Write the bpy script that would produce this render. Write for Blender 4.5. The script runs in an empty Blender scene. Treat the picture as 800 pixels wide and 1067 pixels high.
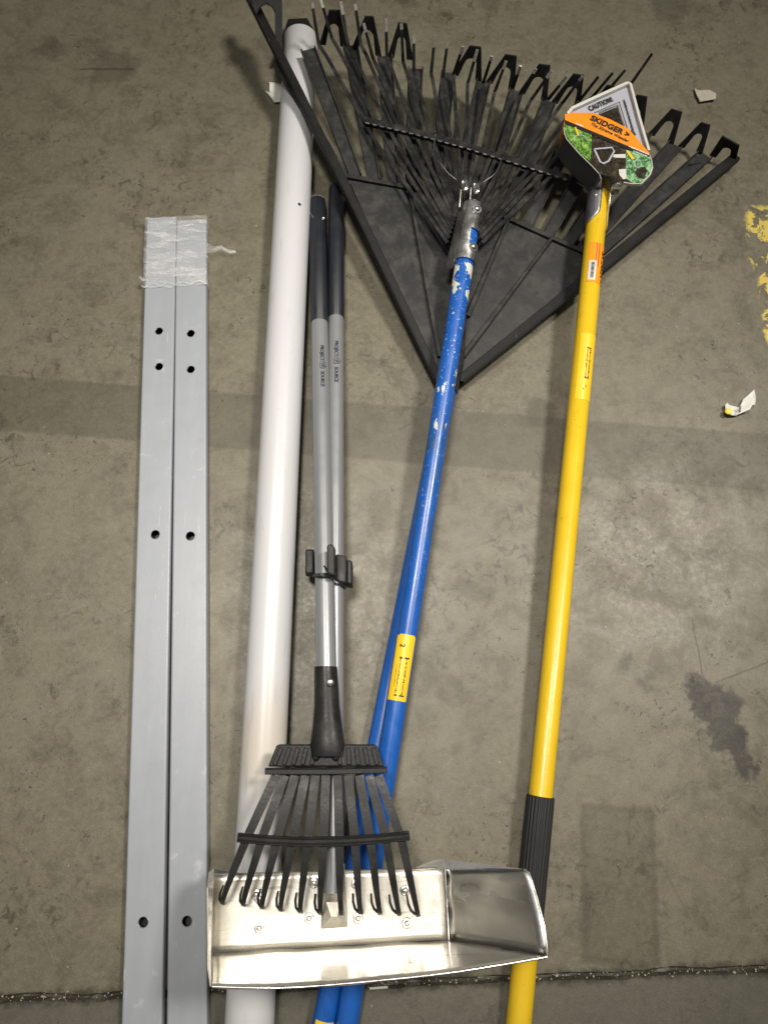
import bpy, bmesh, math, random
from mathutils import Vector, Matrix, noise
random.seed(7)
sc = bpy.context.scene
col = sc.collection
V = Vector
# ------------------------------------------------------------------ camera
H = 0.855; TILT = math.radians(16.5); FPX = 776.0
fw = V((0, math.sin(TILT), -math.cos(TILT)))
up = V((0, math.cos(TILT), math.sin(TILT)))
cam = bpy.data.objects.new('camera', bpy.data.cameras.new('camera'))
col.objects.link(cam); sc.camera = cam
cam.location = (0, 0, H); cam.rotation_euler = (TILT, 0, 0)
cam.data.sensor_fit = 'VERTICAL'; cam.data.angle = 2*math.atan(533.5/FPX)
cam.data.clip_start = 0.01; cam.data.clip_end = 100

def ray(px, py):
    return fw + up*((533.5-py)/FPX) + V(((px-400)/FPX, 0, 0))
def P(px, py, z=0.0):
    """point of the place seen at a spot of the photo, z metres above the floor"""
    r = ray(px, py)
    return V((0, 0, H)) + r*((z-H)/r.z)
def mpp(px, py, z=0.0):            # metres per pixel there
    r = ray(px, py); return ((z-H)/r.z)/FPX
class Plane:
    def __init__(s, a, b, c):
        s.n = (b-a).cross(c-a).normalized()
        if s.n.z < 0: s.n = -s.n
        s.a = a
    def at(s, px, py, off=0.0):
        r = ray(px, py); a = s.a + V((0, 0, off))
        return V((0, 0, H)) + r*((a-V((0, 0, H))).dot(s.n)/r.dot(s.n))

# ------------------------------------------------------------------ mesh builder
class MB:
    def __init__(s): s.v = []; s.f = []
    def add(s, vs, fs):
        o = len(s.v); s.v += [V(p) for p in vs]; s.f += [tuple(i+o for i in f) for f in fs]; return s
    def tube(s, pts, rad, seg=16, caps=True, upv=None):
        n = len(pts); rad = rad if isinstance(rad, (list, tuple)) else [rad]*n
        vs = []; fs = []
        u = None
        for i, p in enumerate(pts):
            t = (pts[min(i+1, n-1)]-pts[max(i-1, 0)]).normalized()
            if u is None:
                u = upv or V((0, 0, 1))
                if abs(u.dot(t)) > .95: u = V((1, 0, 0))
            u = (u - t*u.dot(t)).normalized(); w = t.cross(u)
            for k in range(seg):
                a = 2*math.pi*k/seg
                vs.append(p + (u*math.cos(a)+w*math.sin(a))*rad[i])
        for i in range(n-1):
            for k in range(seg):
                k2 = (k+1) % seg
                fs.append((i*seg+k, i*seg+k2, (i+1)*seg+k2, (i+1)*seg+k))
        if caps:
            fs.append(tuple(range(seg-1, -1, -1))); fs.append(tuple((n-1)*seg+k for k in range(seg)))
        return s.add(vs, fs)
    def ribbon(s, pts, width, thick, nrm=V((0, 0, 1)), nrms=None):
        n = len(pts); width = width if isinstance(width, (list, tuple)) else [width]*n
        vs = []; fs = []
        for i, p in enumerate(pts):
            t = (pts[min(i+1, n-1)]-pts[max(i-1, 0)]).normalized()
            nn = nrms[i] if nrms else nrm
            sd = t.cross(nn).normalized(); nn = sd.cross(t).normalized()
            w = width[i]/2; h = thick/2
            vs += [p+sd*w+nn*h, p-sd*w+nn*h, p-sd*w-nn*h, p+sd*w-nn*h]
        for i in range(n-1):
            for k in range(4):
                k2 = (k+1) % 4
                fs.append((i*4+k, i*4+k2, (i+1)*4+k2, (i+1)*4+k))
        fs.append((3, 2, 1, 0)); m = (n-1)*4; fs.append((m, m+1, m+2, m+3))
        return s.add(vs, fs)
    def prism(s, poly, off):
        n = len(poly); vs = [V(p) for p in poly]+[V(p)+off for p in poly]
        fs = [tuple(range(n)), tuple(range(2*n-1, n-1, -1))]
        fs += [(i, n+i, n+(i+1) % n, (i+1) % n) for i in range(n)]
        return s.add(vs, fs)
    def dome(s, c, nrm, r, h, seg=14, rings=5):
        nrm = nrm.normalized(); a = nrm.orthogonal().normalized(); b = nrm.cross(a)
        vs = []; fs = []
        for j in range(rings):
            th = math.pi/2*j/rings
            for k in range(seg):
                q = 2*math.pi*k/seg
                vs.append(c+(a*math.cos(q)+b*math.sin(q))*r*math.cos(th)+nrm*h*math.sin(th))
        vs.append(c+nrm*h)
        for j in range(rings-1):
            for k in range(seg):
                fs.append((j*seg+k, j*seg+(k+1) % seg, (j+1)*seg+(k+1) % seg, (j+1)*seg+k))
        for k in range(seg): fs.append(((rings-1)*seg+k, (rings-1)*seg+(k+1) % seg, rings*seg))
        fs.append(tuple(range(seg-1, -1, -1)))
        return s.add(vs, fs)
    def build(s, name, mat, parent=None, label=None, smooth=40, bevel=0, recalc=True):
        c = sum(s.v, V())/len(s.v)
        me = bpy.data.meshes.new(name)
        me.from_pydata([p-c for p in s.v], [], s.f); me.validate()
        if recalc:
            bm = bmesh.new(); bm.from_mesh(me)
            bmesh.ops.recalc_face_normals(bm, faces=bm.faces); bm.to_mesh(me); bm.free()
        if smooth:
            me.polygons.foreach_set('use_smooth', [True]*len(me.polygons))
            me.set_sharp_from_angle(angle=math.radians(smooth))
        o = bpy.data.objects.new(name, me); col.objects.link(o)
        me.materials.append(mat)
        WL[o.name] = c
        o.parent = parent; o.location = c-(WL[parent.name] if parent else V())
        if label: o['label'] = label
        if bevel:
            b = o.modifiers.new('bevel', 'BEVEL'); b.width = bevel; b.segments = 2; b.limit_method = 'ANGLE'; b.angle_limit = math.radians(50)
        return o
WL = {}
def thing(name, loc, label, cat, group=None):
    o = bpy.data.objects.new(name, None); col.objects.link(o); o.location = loc; WL[o.name] = V(loc)
    o.empty_display_size = .02
    return tag(o, label, cat, group)
def tag(o, label, cat, group=None, kind=None):
    if label: o['label'] = label
    if cat: o['category'] = cat
    if group: o['group'] = group
    if kind: o['kind'] = kind
    return o

# ------------------------------------------------------------------ shader helpers
class NT:
    def __init__(s, name):
        s.m = bpy.data.materials.new(name); s.m.use_nodes = True
        s.t = s.m.node_tree; s.bsdf = s.t.nodes['Principled BSDF']; s.out = s.t.nodes['Material Output']
    def n(s, typ, **kw):
        d = s.t.nodes.new('ShaderNode'+typ)
        for k, v in kw.items(): setattr(d, k, v)
        return d
    def put(s, sock, v):
        if isinstance(v, bpy.types.NodeSocket): s.t.links.new(v, sock)
        elif v is not None:
            if hasattr(sock.default_value, '__len__') and not hasattr(v, '__len__'): v = [v]*len(sock.default_value)
            if hasattr(sock.default_value, '__len__') and len(sock.default_value) == 4 and len(v) == 3: v = tuple(v)+(1,)
            sock.default_value = v
    def math(s, op, a, b=None, c=None, clamp=False):
        d = s.n('Math', operation=op, use_clamp=clamp)
        s.put(d.inputs[0], a); s.put(d.inputs[1], b)
        if c is not None: s.put(d.inputs[2], c)
        return d.outputs[0]
    def vmath(s, op, a, b=None, scale=None):
        d = s.n('VectorMath', operation=op); s.put(d.inputs[0], a)
        if b is not None: s.put(d.inputs[1], b)
        if scale is not None: s.put(d.inputs['Scale'], scale)
        return d.outputs['Value'] if op in ('DOT_PRODUCT', 'LENGTH', 'DISTANCE') else d.outputs[0]
    def noise(s, vec, scale, detail=4, rough=.55, dist=0.0, col=False):
        d = s.n('TexNoise'); s.put(d.inputs['Vector'], vec); d.inputs['Scale'].default_value = scale
        d.inputs['Detail'].default_value = detail; d.inputs['Roughness'].default_value = rough; d.inputs['Distortion'].default_value = dist
        return d.outputs['Color' if col else 'Fac']
    def ramp(s, f, a, b, lo=0.0, hi=1.0, smooth=True):
        d = s.n('MapRange', interpolation_type='SMOOTHSTEP' if smooth else 'LINEAR'); s.put(d.inputs[0], f)
        for i, v in zip((1, 2, 3, 4), (a, b, lo, hi)): d.inputs[i].default_value = v
        return d.outputs[0]
    def mix(s, f, a, b, mode='MIX'):
        d = s.n('Mix', data_type='RGBA', blend_type=mode); s.put(d.inputs[0], f); s.put(d.inputs[6], a); s.put(d.inputs[7], b)
        return d.outputs[2]
    def pos(s): return s.n('NewGeometry').outputs['Position']
    def obj(s): return s.n('TexCoord').outputs['Object']
    def scaled(s, v, sx, sy, sz): return s.vmath('MULTIPLY', v, (sx, sy, sz))
    def bump(s, h, strength, dist=.001):
        d = s.n('Bump'); d.inputs['Strength'].default_value = strength; d.inputs['Distance'].default_value = dist
        s.put(d.inputs['Height'], h); s.t.links.new(d.outputs[0], s.bsdf.inputs['Normal'])
    def set(s, color=None, rough=None, metal=None, spec=None, coat=None, coat_rough=None):
        b = s.bsdf.inputs
        for k, v in (('Base Color', color), ('Roughness', rough), ('Metallic', metal), ('Specular IOR Level', spec), ('Coat Weight', coat), ('Coat Roughness', coat_rough)):
            if v is not None: s.put(b[k], v)
        return s.m
def lin(r, g, b):
    f = lambda c: (c/255/12.92) if c <= 10 else ((c/255+.055)/1.055)**2.4
    return (f(r), f(g), f(b))
def simple(name, color, rough=.5, metal=0.0, var=.12, scale=60, bump=0.0, spec=.5, coat=0.0):
    n = NT(name); f = n.noise(n.obj(), scale, 5, .6)
    c = n.mix(f, tuple(x*(1-var) for x in color), tuple(min(1, x*(1+var)) for x in color))
    r = n.ramp(n.noise(n.obj(), scale*.4, 4), .3, .7, max(.03, rough-.07), min(1, rough+.07))
    if bump: n.bump(n.noise(n.obj(), scale*6, 3), bump)
    return n.set(c, r, metal, spec, coat)

# ------------------------------------------------------------------ materials
def concrete():
    n = NT('concrete'); p = n.pos()
    big = n.noise(p, 5, 5, .6, .4); mid = n.noise(p, 22, 8, .66, .5); fine = n.noise(p, 160, 5, .65)
    grit = n.noise(p, 700, 3, .6)
    c = n.mix(n.ramp(big, .3, .72), (.172, .155, .122), (.232, .213, .172))
    c = n.mix(n.math('MULTIPLY', n.ramp(mid, .36, .66), .6), c, (.262, .245, .202)); m2 = n.noise(n.vmath('ADD', p, (1.3, 9.1, 0)), 70, 8, .72, .6)
    c = n.mix(n.math('MULTIPLY', n.ramp(m2, .44, .64), .32), c, (.31, .29, .245)); c = n.mix(n.math('MULTIPLY', n.ramp(m2, .45, .32), .34), c, (.105, .09, .07))
    c = n.mix(n.math('MULTIPLY', n.ramp(mid, .5, .34), .3), c, (.115, .102, .08))
    c = n.mix(n.math('MULTIPLY', n.ramp(fine, .45, .65), .25), c, (.33, .31, .26))
    # blotchy brownish traffic dirt
    blot = n.noise(n.vmath('ADD', p, (3.1, 1.7, 0)), 11, 10, .74, .5)
    c = n.mix(n.math('MULTIPLY', n.ramp(blot, .54, .66), .42), c, (.1, .087, .065))
    pale = n.noise(n.vmath('ADD', p, (7.7, 4.1, 0)), 13, 6, .62, .8)
    c = n.mix(n.math('MULTIPLY', n.ramp(pale, .55, .72), .35), c, (.31, .29, .24))
    # small dark pits and specks
    fk = n.noise(n.vmath('ADD', p, (2.2, 5.4, 0)), 120, 4, .62, 1.6); zone = n.ramp(n.noise(n.vmath('ADD', p, (8.3, .4, 0)), 9, 4, .6), .47, .6)
    pit = n.math('MULTIPLY', n.ramp(fk, .60, .68), zone)
    c = n.mix(n.math('MULTIPLY', pit, .8), c, (.055, .048, .038))
    fk2 = n.noise(n.vmath('ADD', p, (4.4, 1.4, 0)), 58, 7, .7, 1.0); zone2 = n.ramp(n.noise(n.vmath('ADD', p, (1.3, 6.4, 0)), 6.5, 4, .6), .49, .6)
    c = n.mix(n.math('MULTIPLY', n.math('MULTIPLY', n.ramp(fk2, .52, .64), zone2), .7), c, (.085, .072, .055))
    # fine wiped scratches
    sk1 = n.noise(n.scaled(n.vmath('ADD', p, n.vmath('SCALE', n.noise(p, 6, 2, col=True), scale=.05)), 9, 260, 1), 1.5, 3, .6)
    c = n.mix(n.math('MULTIPLY', n.math('MULTIPLY', n.ramp(sk1, .66, .74), n.ramp(n.noise(n.vmath('ADD', p, (9, 9, 0)), 5, 3), .5, .62)), .4), c, (.32, .30, .25))
    vo2 = n.n('TexVoronoi'); n.put(vo2.inputs['Vector'], n.vmath('ADD', p, (.37, .11, 0))); vo2.inputs['Scale'].default_value = 34
    wsp = n.math('MULTIPLY', n.ramp(vo2.outputs['Distance'], .05, .025), n.ramp(n.noise(p, 21, 2), .52, .6))
    c = n.mix(n.math('MULTIPLY', wsp, .7), c, (.6, .57, .5))
    # hairline cracks and thin dark scratches
    vc = n.n('TexVoronoi', feature='DISTANCE_TO_EDGE'); n.put(vc.inputs['Vector'], n.vmath('ADD', p, n.vmath('SCALE', n.noise(p, 14, 5, .6, col=True), scale=.16))); vc.inputs['Scale'].default_value = 6
    crk = n.math('MULTIPLY', n.ramp(vc.outputs['Distance'], .006, .0015), n.ramp(n.noise(p, 4.3, 3), .5, .62))
    c = n.mix(n.math('MULTIPLY', crk, .5), c, (.07, .06, .048))
    def boxm(pc, pd, half_l, half_w, soft, wob=.004, wscale=40):
        d = (pd-pc); d.z = 0; d.normalize(); e = V((-d.y, d.x, 0))
        q = n.vmath('SUBTRACT', n.vmath('ADD', p, n.vmath('SCALE', n.vmath('SUBTRACT', n.noise(p, wscale, 4, col=True), (.5, .5, .5)), scale=wob*2)), tuple(pc))
        a = n.math('ABSOLUTE', n.vmath('DOT_PRODUCT', q, tuple(d))); b = n.math('ABSOLUTE', n.vmath('DOT_PRODUCT', q, tuple(e)))
        return n.math('MULTIPLY', n.ramp(a, half_l+soft, half_l-soft), n.ramp(b, half_w+soft, half_w-soft))
    def blob(px, py, r, soft, wob, wscale=30):
        pc = P(px, py)
        q = n.vmath('ADD', p, n.vmath('SCALE', n.vmath('SUBTRACT', n.noise(p, wscale, 5, .6, col=True), (.5, .5, .5)), scale=wob*2))
        d = n.vmath('DISTANCE', q, tuple(pc)); return n.ramp(d, r+soft, r-soft)
    # faint darker strip across the slab
    a, b = P(0, 419), P(800, 482); m = (a+b)/2
    band = boxm(m, b, 3, (P(400, 422)-P(400, 480)).length/2, .0025, .0025)
    c = n.mix(n.math('MULTIPLY', band, .60), c, n.mix(.5, c, (.085, .075, .06)))
    c = n.mix(n.math('MULTIPLY', band, .22), c, (.1, .088, .068))
    # dark rectangle where something stood
    pc = (P(605, 836)+P(680, 836)+P(690, 1010)+P(604, 1010))/4
    rect = boxm(pc, (P(680, 836)+P(605, 836))/2, (P(642, 836)-P(648, 1000)).length/2, (P(605, 920)-P(683, 920)).length/2, .004, .003)
    c = n.mix(n.math('MULTIPLY', rect, .3), c, (.085, .074, .06))
    rin = boxm(pc, (P(680, 836)+P(605, 836))/2, (P(642, 836)-P(648, 1000)).length/2-.004, (P(605, 920)-P(683, 920)).length/2-.004, .005, .003)
    c = n.mix(n.math('MULTIPLY', n.math('SUBTRACT', rect, rin, clamp=True), .4), c, (.07, .06, .048))
    # splash stain with runs
    st = n.math('MAXIMUM', n.math('MAXIMUM', blob(745, 738, .027, .006, .034, 40), blob(722, 716, .013, .005, .026, 60)), n.math('MAXIMUM', blob(760, 768, .022, .006, .03, 50), blob(773, 798, .014, .005, .024, 60)))
    st = n.math('MAXIMUM', st, boxm(P(727, 678), P(735, 720), .036, .0005, .001, .0015))
    st = n.math('MAXIMUM', st, boxm(P(774, 700), P(800, 690), .035, .0005, .001, .0015))
    c = n.mix(n.math('MULTIPLY', st, n.ramp(m2, .3, .65, 1.0, .72)), c, (.048, .042, .04))
    for (x, y, r, w, k) in ((740, 580, .014, .02, .35), (650, 690, .012, .03, .5), (675, 705, .012, .03, .5), (682, 600, .006, .01, .4), (789, 785, .006, .003, .5), (123, 389, .006, .002, .5), (16, 252, .007, .003, .55), (120, 68, .03, .03, .4), (55, 50, .02, .03, .4), (560, 130+40, .03, .03, .2), (560, 428, .02, .03, .4), (700, 10, .03, .03, .4)):
        c = n.mix(n.math('MULTIPLY', blob(x, y, r, .006, w), k), c, (.075, .066, .054))
    # dark scuff
    sc_ = boxm(P(112, 72), P(150, 72), .04, .0015, .002, .002)
    c = n.mix(n.math('MULTIPLY', sc_, .7), c, (.05, .043, .034))
    for (x0, y0, x1, y1) in ((660, 850, 720, 960), (570, 620, 585, 700), (30, 940, 58, 1005), (200, 103, 240, 106), (440, 560, 442, 600), (480, 690, 482, 730)):
        A, B = P(x0, y0), P(x1, y1)
        c = n.mix(n.math('MULTIPLY', boxm((A+B)/2, B, (A-B).length/2, .0003, .0012, .002), .4), c, (.06, .053, .043) if x0 > 300 else (.36, .33, .27))
    # beyond the joint the slab is a colder grey
    ja, jb = P(0, 1042), P(800, 1009); jd = (jb-ja).normalized(); je = V((jd.y, -jd.x, 0))
    side = n.vmath('DOT_PRODUCT', n.vmath('SUBTRACT', p, tuple(ja)), tuple(je))
    below = n.ramp(side, -.002, .004)
    c = n.mix(n.math('MULTIPLY', below, .55), c, (.13, .13, .128))
    jw = n.math('ADD', n.math('ABSOLUTE', side), n.math('MULTIPLY', n.math('SUBTRACT', n.noise(p, 48, 6, .7), .5), .03))
    c = n.mix(n.math('MULTIPLY', n.ramp(jw, .010, .0), .75), c, (.03, .026, .021))
    # worn yellow floor line leaving the frame on the right
    A, B = P(772, 205), P(800, 372); d = (B-A).normalized(); e = V((-d.y, d.x, 0))
    lm = boxm((A+B)/2+e*.038, B+e*.038, .105, .037, .004, .013, 42)
    wn = n.noise(n.scaled(n.vmath('ADD', p, (.21, .4, 0)), 1, .8, 1), 46, 7, .66, .7)
    lm = n.math('MULTIPLY', lm, n.ramp(wn, .50, .518))
    c = n.mix(lm, c, n.mix(n.noise(p, 90, 4), (.85, .62, .07), (.95, .80, .25)))
    c = n.mix(1.0, c, n.ramp(grit, .28, .72, .84, 1.16), 'MULTIPLY')
    c = n.mix(1.0, c, (.645, .632, .552), 'MULTIPLY')
    rough = n.ramp(mid, .3, .7, .44, .33)
    rough = n.math('ADD', rough, n.math('MULTIPLY', n.ramp(fine, .3, .7), .12))
    hgt = n.math('ADD', n.math('MULTIPLY', fine, .5), n.math('ADD', n.math('MULTIPLY', mid, .8), n.math('MULTIPLY', pit, -.5)))
    n.bump(n.math('ADD', hgt, n.math('MULTIPLY', lm, .4)), .16, .001)
    return n.set(c, rough, 0, .32)

def tube_paint():
    n = NT('grey_painted_steel'); p = n.pos()
    f = n.noise(n.scaled(p, 30, 3, 30), 3, 5, .6); g = n.noise(p, 45, 5, .65)
    c = n.mix(f, (.275, .294, .322), (.325, .343, .368))
    c = n.mix(n.math('MULTIPLY', n.ramp(g, .62, .74), .3), c, (.6, .61, .62))
    c = n.mix(n.math('MULTIPLY', n.ramp(n.noise(n.scaled(p, 260, 24, 50), 1, 3), .68, .74), .35), c, (.66, .67, .68))
    c = n.mix(n.math('MULTIPLY', n.ramp(n.noise(n.vmath('ADD', p, (5, 2, 0)), 30, 6, .7), .64, .74), .3), c, (.2, .2, .2))
    n.bump(n.noise(p, 500, 3), .06)
    return n.set(c, n.ramp(g, .3, .7, .3, .42), 0, .5)
def pvc():
    n = NT('white_plastic_pipe'); p = n.pos(); o = n.obj()
    c = n.mix(n.noise(n.scaled(p, 8, 2, 8), 2, 5), (.50, .502, .512), (.57, .568, .576))
    pc = P(292, 780, .04)
    yb = n.ramp(n.vmath('DISTANCE', n.vmath('ADD', p, n.vmath('SCALE', n.noise(p, 20, 4, col=True), scale=.04)), tuple(pc+V((.02, .02, .02)))), .085, .02)
    c = n.mix(n.math('MULTIPLY', yb, .5), c, (.5, .42, .3))
    sm = n.noise(n.scaled(p, 40, 7, 40), 2.2, 6, .7)
    c = n.mix(n.math('MULTIPLY', n.ramp(sm, .54, .70), .4), c, (.36, .345, .33))
    sp = n.noise(p, 130, 4, .6)
    c = n.mix(n.math('MULTIPLY', n.ramp(sp, .68, .76), .35), c, (.3, .28, .26))
    n.bump(n.noise(p, 200, 3), .05)
    return n.set(c, .33, 0, .5)
def black_plastic(name='black_plastic', base=.02, dust=.35, rough=.42):
    n = NT(name); p = n.pos()
    d = n.noise(p, 42, 7, .7, .4); s = n.noise(n.scaled(p, 160, 30, 60), 1, 4)
    c = n.mix(n.math('MULTIPLY', n.ramp(d, .42, .72), dust), (base, base, base*.97), (.085, .082, .074))
    c = n.mix(n.math('MULTIPLY', n.ramp(s, .66, .74), .35), c, (.11, .106, .098))
    n.bump(n.noise(p, 380, 3), .12)
    return n.set(c, n.ramp(d, .3, .7, rough-.05, rough+.16), 0, .22)
def aluminium(name, rough=.26, tint=(.78, .765, .72), stain=.4, stretch=(60, 6, 60)):
    n = NT(name); p = n.pos()
    st = n.noise(n.scaled(p, *stretch), 2, 5, .65); d = n.noise(p, 30, 7, .7, .6)
    c = n.mix(n.math('MULTIPLY', n.ramp(d, .45, .7), stain), tint, tuple(x*.55 for x in tint))
    c = n.mix(n.math('MULTIPLY', n.ramp(st, .62, .72), .3), c, (.92, .91, .88))
    r = n.math('ADD', n.ramp(d, .3, .7, rough-.06, rough+.16), n.math('MULTIPLY', n.ramp(st, .4, .7), .1))
    n.bump(n.math('ADD', n.math('MULTIPLY', st, .4), n.noise(p, 18, 3)), .10, .002)
    return n.set(c, r, 1.0)
def pan_metal(shaded=False):
    n = NT('clean_sheet_aluminium' if shaded else 'scuffed_sheet_aluminium'); p = n.pos()
    d = n.noise(p, 26, 8, .72, .8); st = n.noise(n.vmath('ADD', n.scaled(p, 6, 60, 60), n.vmath('SCALE', n.noise(p, 12, 3, col=True), scale=.8)), 2, 6, .7); sp = n.noise(p, 190, 5, .7)
    c = n.mix(n.math('MULTIPLY', n.ramp(d, .44, .7), .45), (.86, .83, .75), (.58, .54, .46))
    scr = n.math('MULTIPLY', n.ramp(st, .56, .68), n.ramp(n.noise(p, 11, 4), .47, .58))
    c = n.mix(n.math('MULTIPLY', scr, .75), c, (.24, .2, .16))
    c = n.mix(n.math('MULTIPLY', n.ramp(sp, .62, .72), .4), c, (.95, .94, .9))
    f3 = n.noise(p, 420, 4, .7); c = n.mix(n.math('MULTIPLY', n.ramp(f3, .55, .68), .45), c, (.5, .47, .41))
    hs = n.noise(n.scaled(p, 7, 420, 420), 1.5, 4, .6); c = n.mix(n.math('MULTIPLY', n.ramp(hs, .6, .72), .4), c, (.45, .42, .37))
    r = n.math('ADD', n.ramp(d, .3, .72, .22, .42), n.math('MULTIPLY', n.ramp(f3, .4, .7), .08))
    n.bump(n.math('ADD', n.math('MULTIPLY', d, .25), n.math('MULTIPLY', st, .3)), .06, .0015)
    if shaded:  # same metal, darker: dull reflections of the side wall put into the colour
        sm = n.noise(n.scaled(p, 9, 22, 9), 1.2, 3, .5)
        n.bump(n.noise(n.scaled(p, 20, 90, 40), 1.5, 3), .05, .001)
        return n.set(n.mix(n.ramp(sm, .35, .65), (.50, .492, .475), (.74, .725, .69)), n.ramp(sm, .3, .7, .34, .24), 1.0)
    n.bsdf.inputs['Coat IOR'].default_value = 1.8
    return n.set(c, n.math('ADD', r, .08), .84, coat=1.0, coat_rough=.16)
def blue_paint(A, B, chips=True):
    """gloss blue handle; old paint worn to the pale wood only near the top end, A top, B bottom"""
    n = NT('chipped_blue_paint' if chips else 'blue_paint'); p = n.pos(); t = (B-A).normalized()
    L = n.vmath('DOT_PRODUCT', n.vmath('SUBTRACT', p, tuple(A)), tuple(t))
    d = n.noise(p, 34, 6, .66, .5)
    c = n.mix(d, (.006, .075, .33), (.012, .11, .44))
    c = n.mix(n.math('MULTIPLY', n.ramp(n.noise(n.scaled(p, 60, 16, 40), 2, 6, .7), .5, .7), .45), c, (.004, .035, .17))
    rgh = n.ramp(d, .3, .7, .27, .40)
    if chips:
        w = n.noise(n.scaled(p, 1, .62, 1), 78, 4, .55, .3)
        zone = n.math('MULTIPLY', n.ramp(L, .062, .075), n.ramp(L, .17, .10))
        zone = n.math('MAXIMUM', zone, n.math('MULTIPLY', n.math('MULTIPLY', n.ramp(L, .15, .18), n.ramp(L, .42, .30)), .80))
        m = n.math('MULTIPLY', n.ramp(n.math('MULTIPLY', w, zone), .495, .51), 1.0)
        sp = n.math('MULTIPLY', n.ramp(n.noise(p, 330, 3), .64, .67), n.ramp(L, .60, .16))
        m = n.math('MAXIMUM', m, n.math('MULTIPLY', sp, .7))
        c = n.mix(m, c, (.56, .58, .50))
        dk = n.math('MULTIPLY', n.math('MULTIPLY', n.ramp(L, .24, .3), n.ramp(L, .46, .38)), n.ramp(n.noise(n.scaled(p, 1, .5, 1), 60, 6, .7), .44, .62))
        c = n.mix(n.math('MULTIPLY', dk, .75), c, (.025, .07, .15))
        rgh = n.math('ADD', rgh, n.math('MULTIPLY', m, .3))
    n.bump(n.noise(p, 260, 3), .05)
    return n.set(c, rgh, 0, .5, .12, .2)
def yellow_fibre():
    n = NT('yellow_fibreglass'); p = n.pos()
    w = n.noise(n.scaled(p, 220, 90, 200), 1.4, 4, .6); d = n.noise(p, 25, 6, .65)
    c = n.mix(d, (.62, .395, .010), (.74, .50, .018))
    c = n.mix(n.math('MULTIPLY', n.ramp(n.noise(n.vmath('ADD', p, (2, 0, 1)), 80, 6, .72), .60, .70), .6), c, (.36, .22, .02))
    n.bump(w, .35, .0006)
    return n.set(c, n.ramp(d, .3, .7, .27, .38), 0, .5)
def film():
    n = NT('stretch_film'); p = n.pos()
    w = n.noise(n.vmath('ADD', n.scaled(p, 14, 62, 20), n.vmath('SCALE', n.noise(p, 30, 3, col=True), scale=.9)), 1.5, 6, .6, .6)
    tr = n.n('BsdfTransparent'); mx = n.n('MixShader')
    n.set((.97, .97, .97), .12, 0, .9)
    n.bump(n.math('ADD', w, n.math('MULTIPLY', n.noise(p, 60, 4, .6, 1), .6)), 1.0, .004)
    w2 = n.noise(n.vmath('ADD', n.scaled(p, 40, 190, 60), n.vmath('SCALE', n.noise(p, 45, 3, col=True), scale=2.0)), 1.5, 5, .65)
    f = n.math('ADD', n.ramp(w, .42, .74, .10, .42), n.ramp(w2, .56, .70, 0, .30))
    n.put(mx.inputs[0], f); n.t.links.new(tr.outputs[0], mx.inputs[1]); n.t.links.new(n.bsdf.outputs[0], mx.inputs[2])
    n.t.links.new(mx.outputs[0], n.out.inputs['Surface'])
    return n.m
def foliage(name, a, b, c3):
    n = NT(name); p = n.pos()
    v = n.n('TexVoronoi'); n.put(v.inputs['Vector'], n.vmath('ADD', p, n.vmath('SCALE', n.noise(p, 200, 3, col=True), scale=.008))); v.inputs['Scale'].default_value = 520
    f = n.noise(n.scaled(p, 1, .6, 1), 420, 4, .7, .6); g = n.noise(p, 120, 3)
    c = n.mix(n.ramp(f, .42, .58), a, b); c = n.mix(n.math('MULTIPLY', n.ramp(v.outputs['Distance'], .42, .6), .8), c, c3)
    c = n.mix(n.math('MULTIPLY', n.ramp(g, .5, .66), .5), c, tuple(min(1, x*1.5+.03) for x in b))
    return n.set(c, .3, 0, .5)
M = {}
M['floor'] = concrete(); M['tube'] = tube_paint(); M['pvc'] = pvc()
M['blk'] = black_plastic(); M['rake'] = black_plastic('dusty_black_plastic', .023, .5, .42)
M['hook'] = black_plastic('dark_black_plastic', .008, .12, .5)  # rake plastic darkened: upright loops' shade in the colour, rails less dusty
M['tine'] = black_plastic('black_lacquered_steel', .012, .45, .38)
M['spr'] = black_plastic('satin_black_steel', .013, .12, .33)
M['grip'] = simple('navy_black_foam', (.012, .014, .02), .42, var=.2, scale=90, bump=.05)
M['rubber'] = simple('black_rubber', (.012, .012, .012), .6, var=.25, scale=120, bump=.1)
M['silver'] = simple('silver_grey_paint', (.25, .258, .266), .33, .3, var=.05, scale=40)
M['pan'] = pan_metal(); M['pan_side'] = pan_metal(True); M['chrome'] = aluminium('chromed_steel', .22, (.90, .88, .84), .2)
M['wire'] = aluminium('bright_wire', .2, (.85, .83, .78), .1)
M['tip'] = aluminium('worn_steel_tip', .4, (.85, .84, .80), .2)
M['yel'] = yellow_fibre(); M['film'] = film()
M['steel'] = aluminium('dark_grey_steel', .38, (.33, .33, .35), .3)
M['ink'] = simple('black_ink', (.008, .008, .008), .5); M['navy'] = simple('navy_ink', (.007, .014, .035), .5)
M['red'] = simple('red_ink', (.5, .06, .01), .5)
M['orange'] = simple('orange_card', (.85, .27, .012), .35, var=.05, scale=30)
M['stick'] = simple('orange_sticker', (.80, .30, .012), .35, var=.1, scale=60)
M['ystick'] = simple('yellow_sticker', (.82, .53, .02), .35, var=.08, scale=80)
M['white'] = simple('white_card', (.60, .585, .53), .45, var=.06, scale=60)
M['wink'] = simple('white_ink', (.8, .8, .8), .5)
M['lilac'] = simple('pale_grey_card', (.42, .42, .47), .32, var=.06, scale=40)
M['dcard'] = foliage('dark_printed_card', (.02, .014, .008), (.05, .038, .022), (.008, .007, .004))
M['kard'] = simple('black_card', (.012, .012, .013), .35, var=.3, scale=60)
M['leaf'] = foliage('printed_grass', (.02, .09, .01), (.24, .42, .08), (.03, .12, .01))
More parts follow.
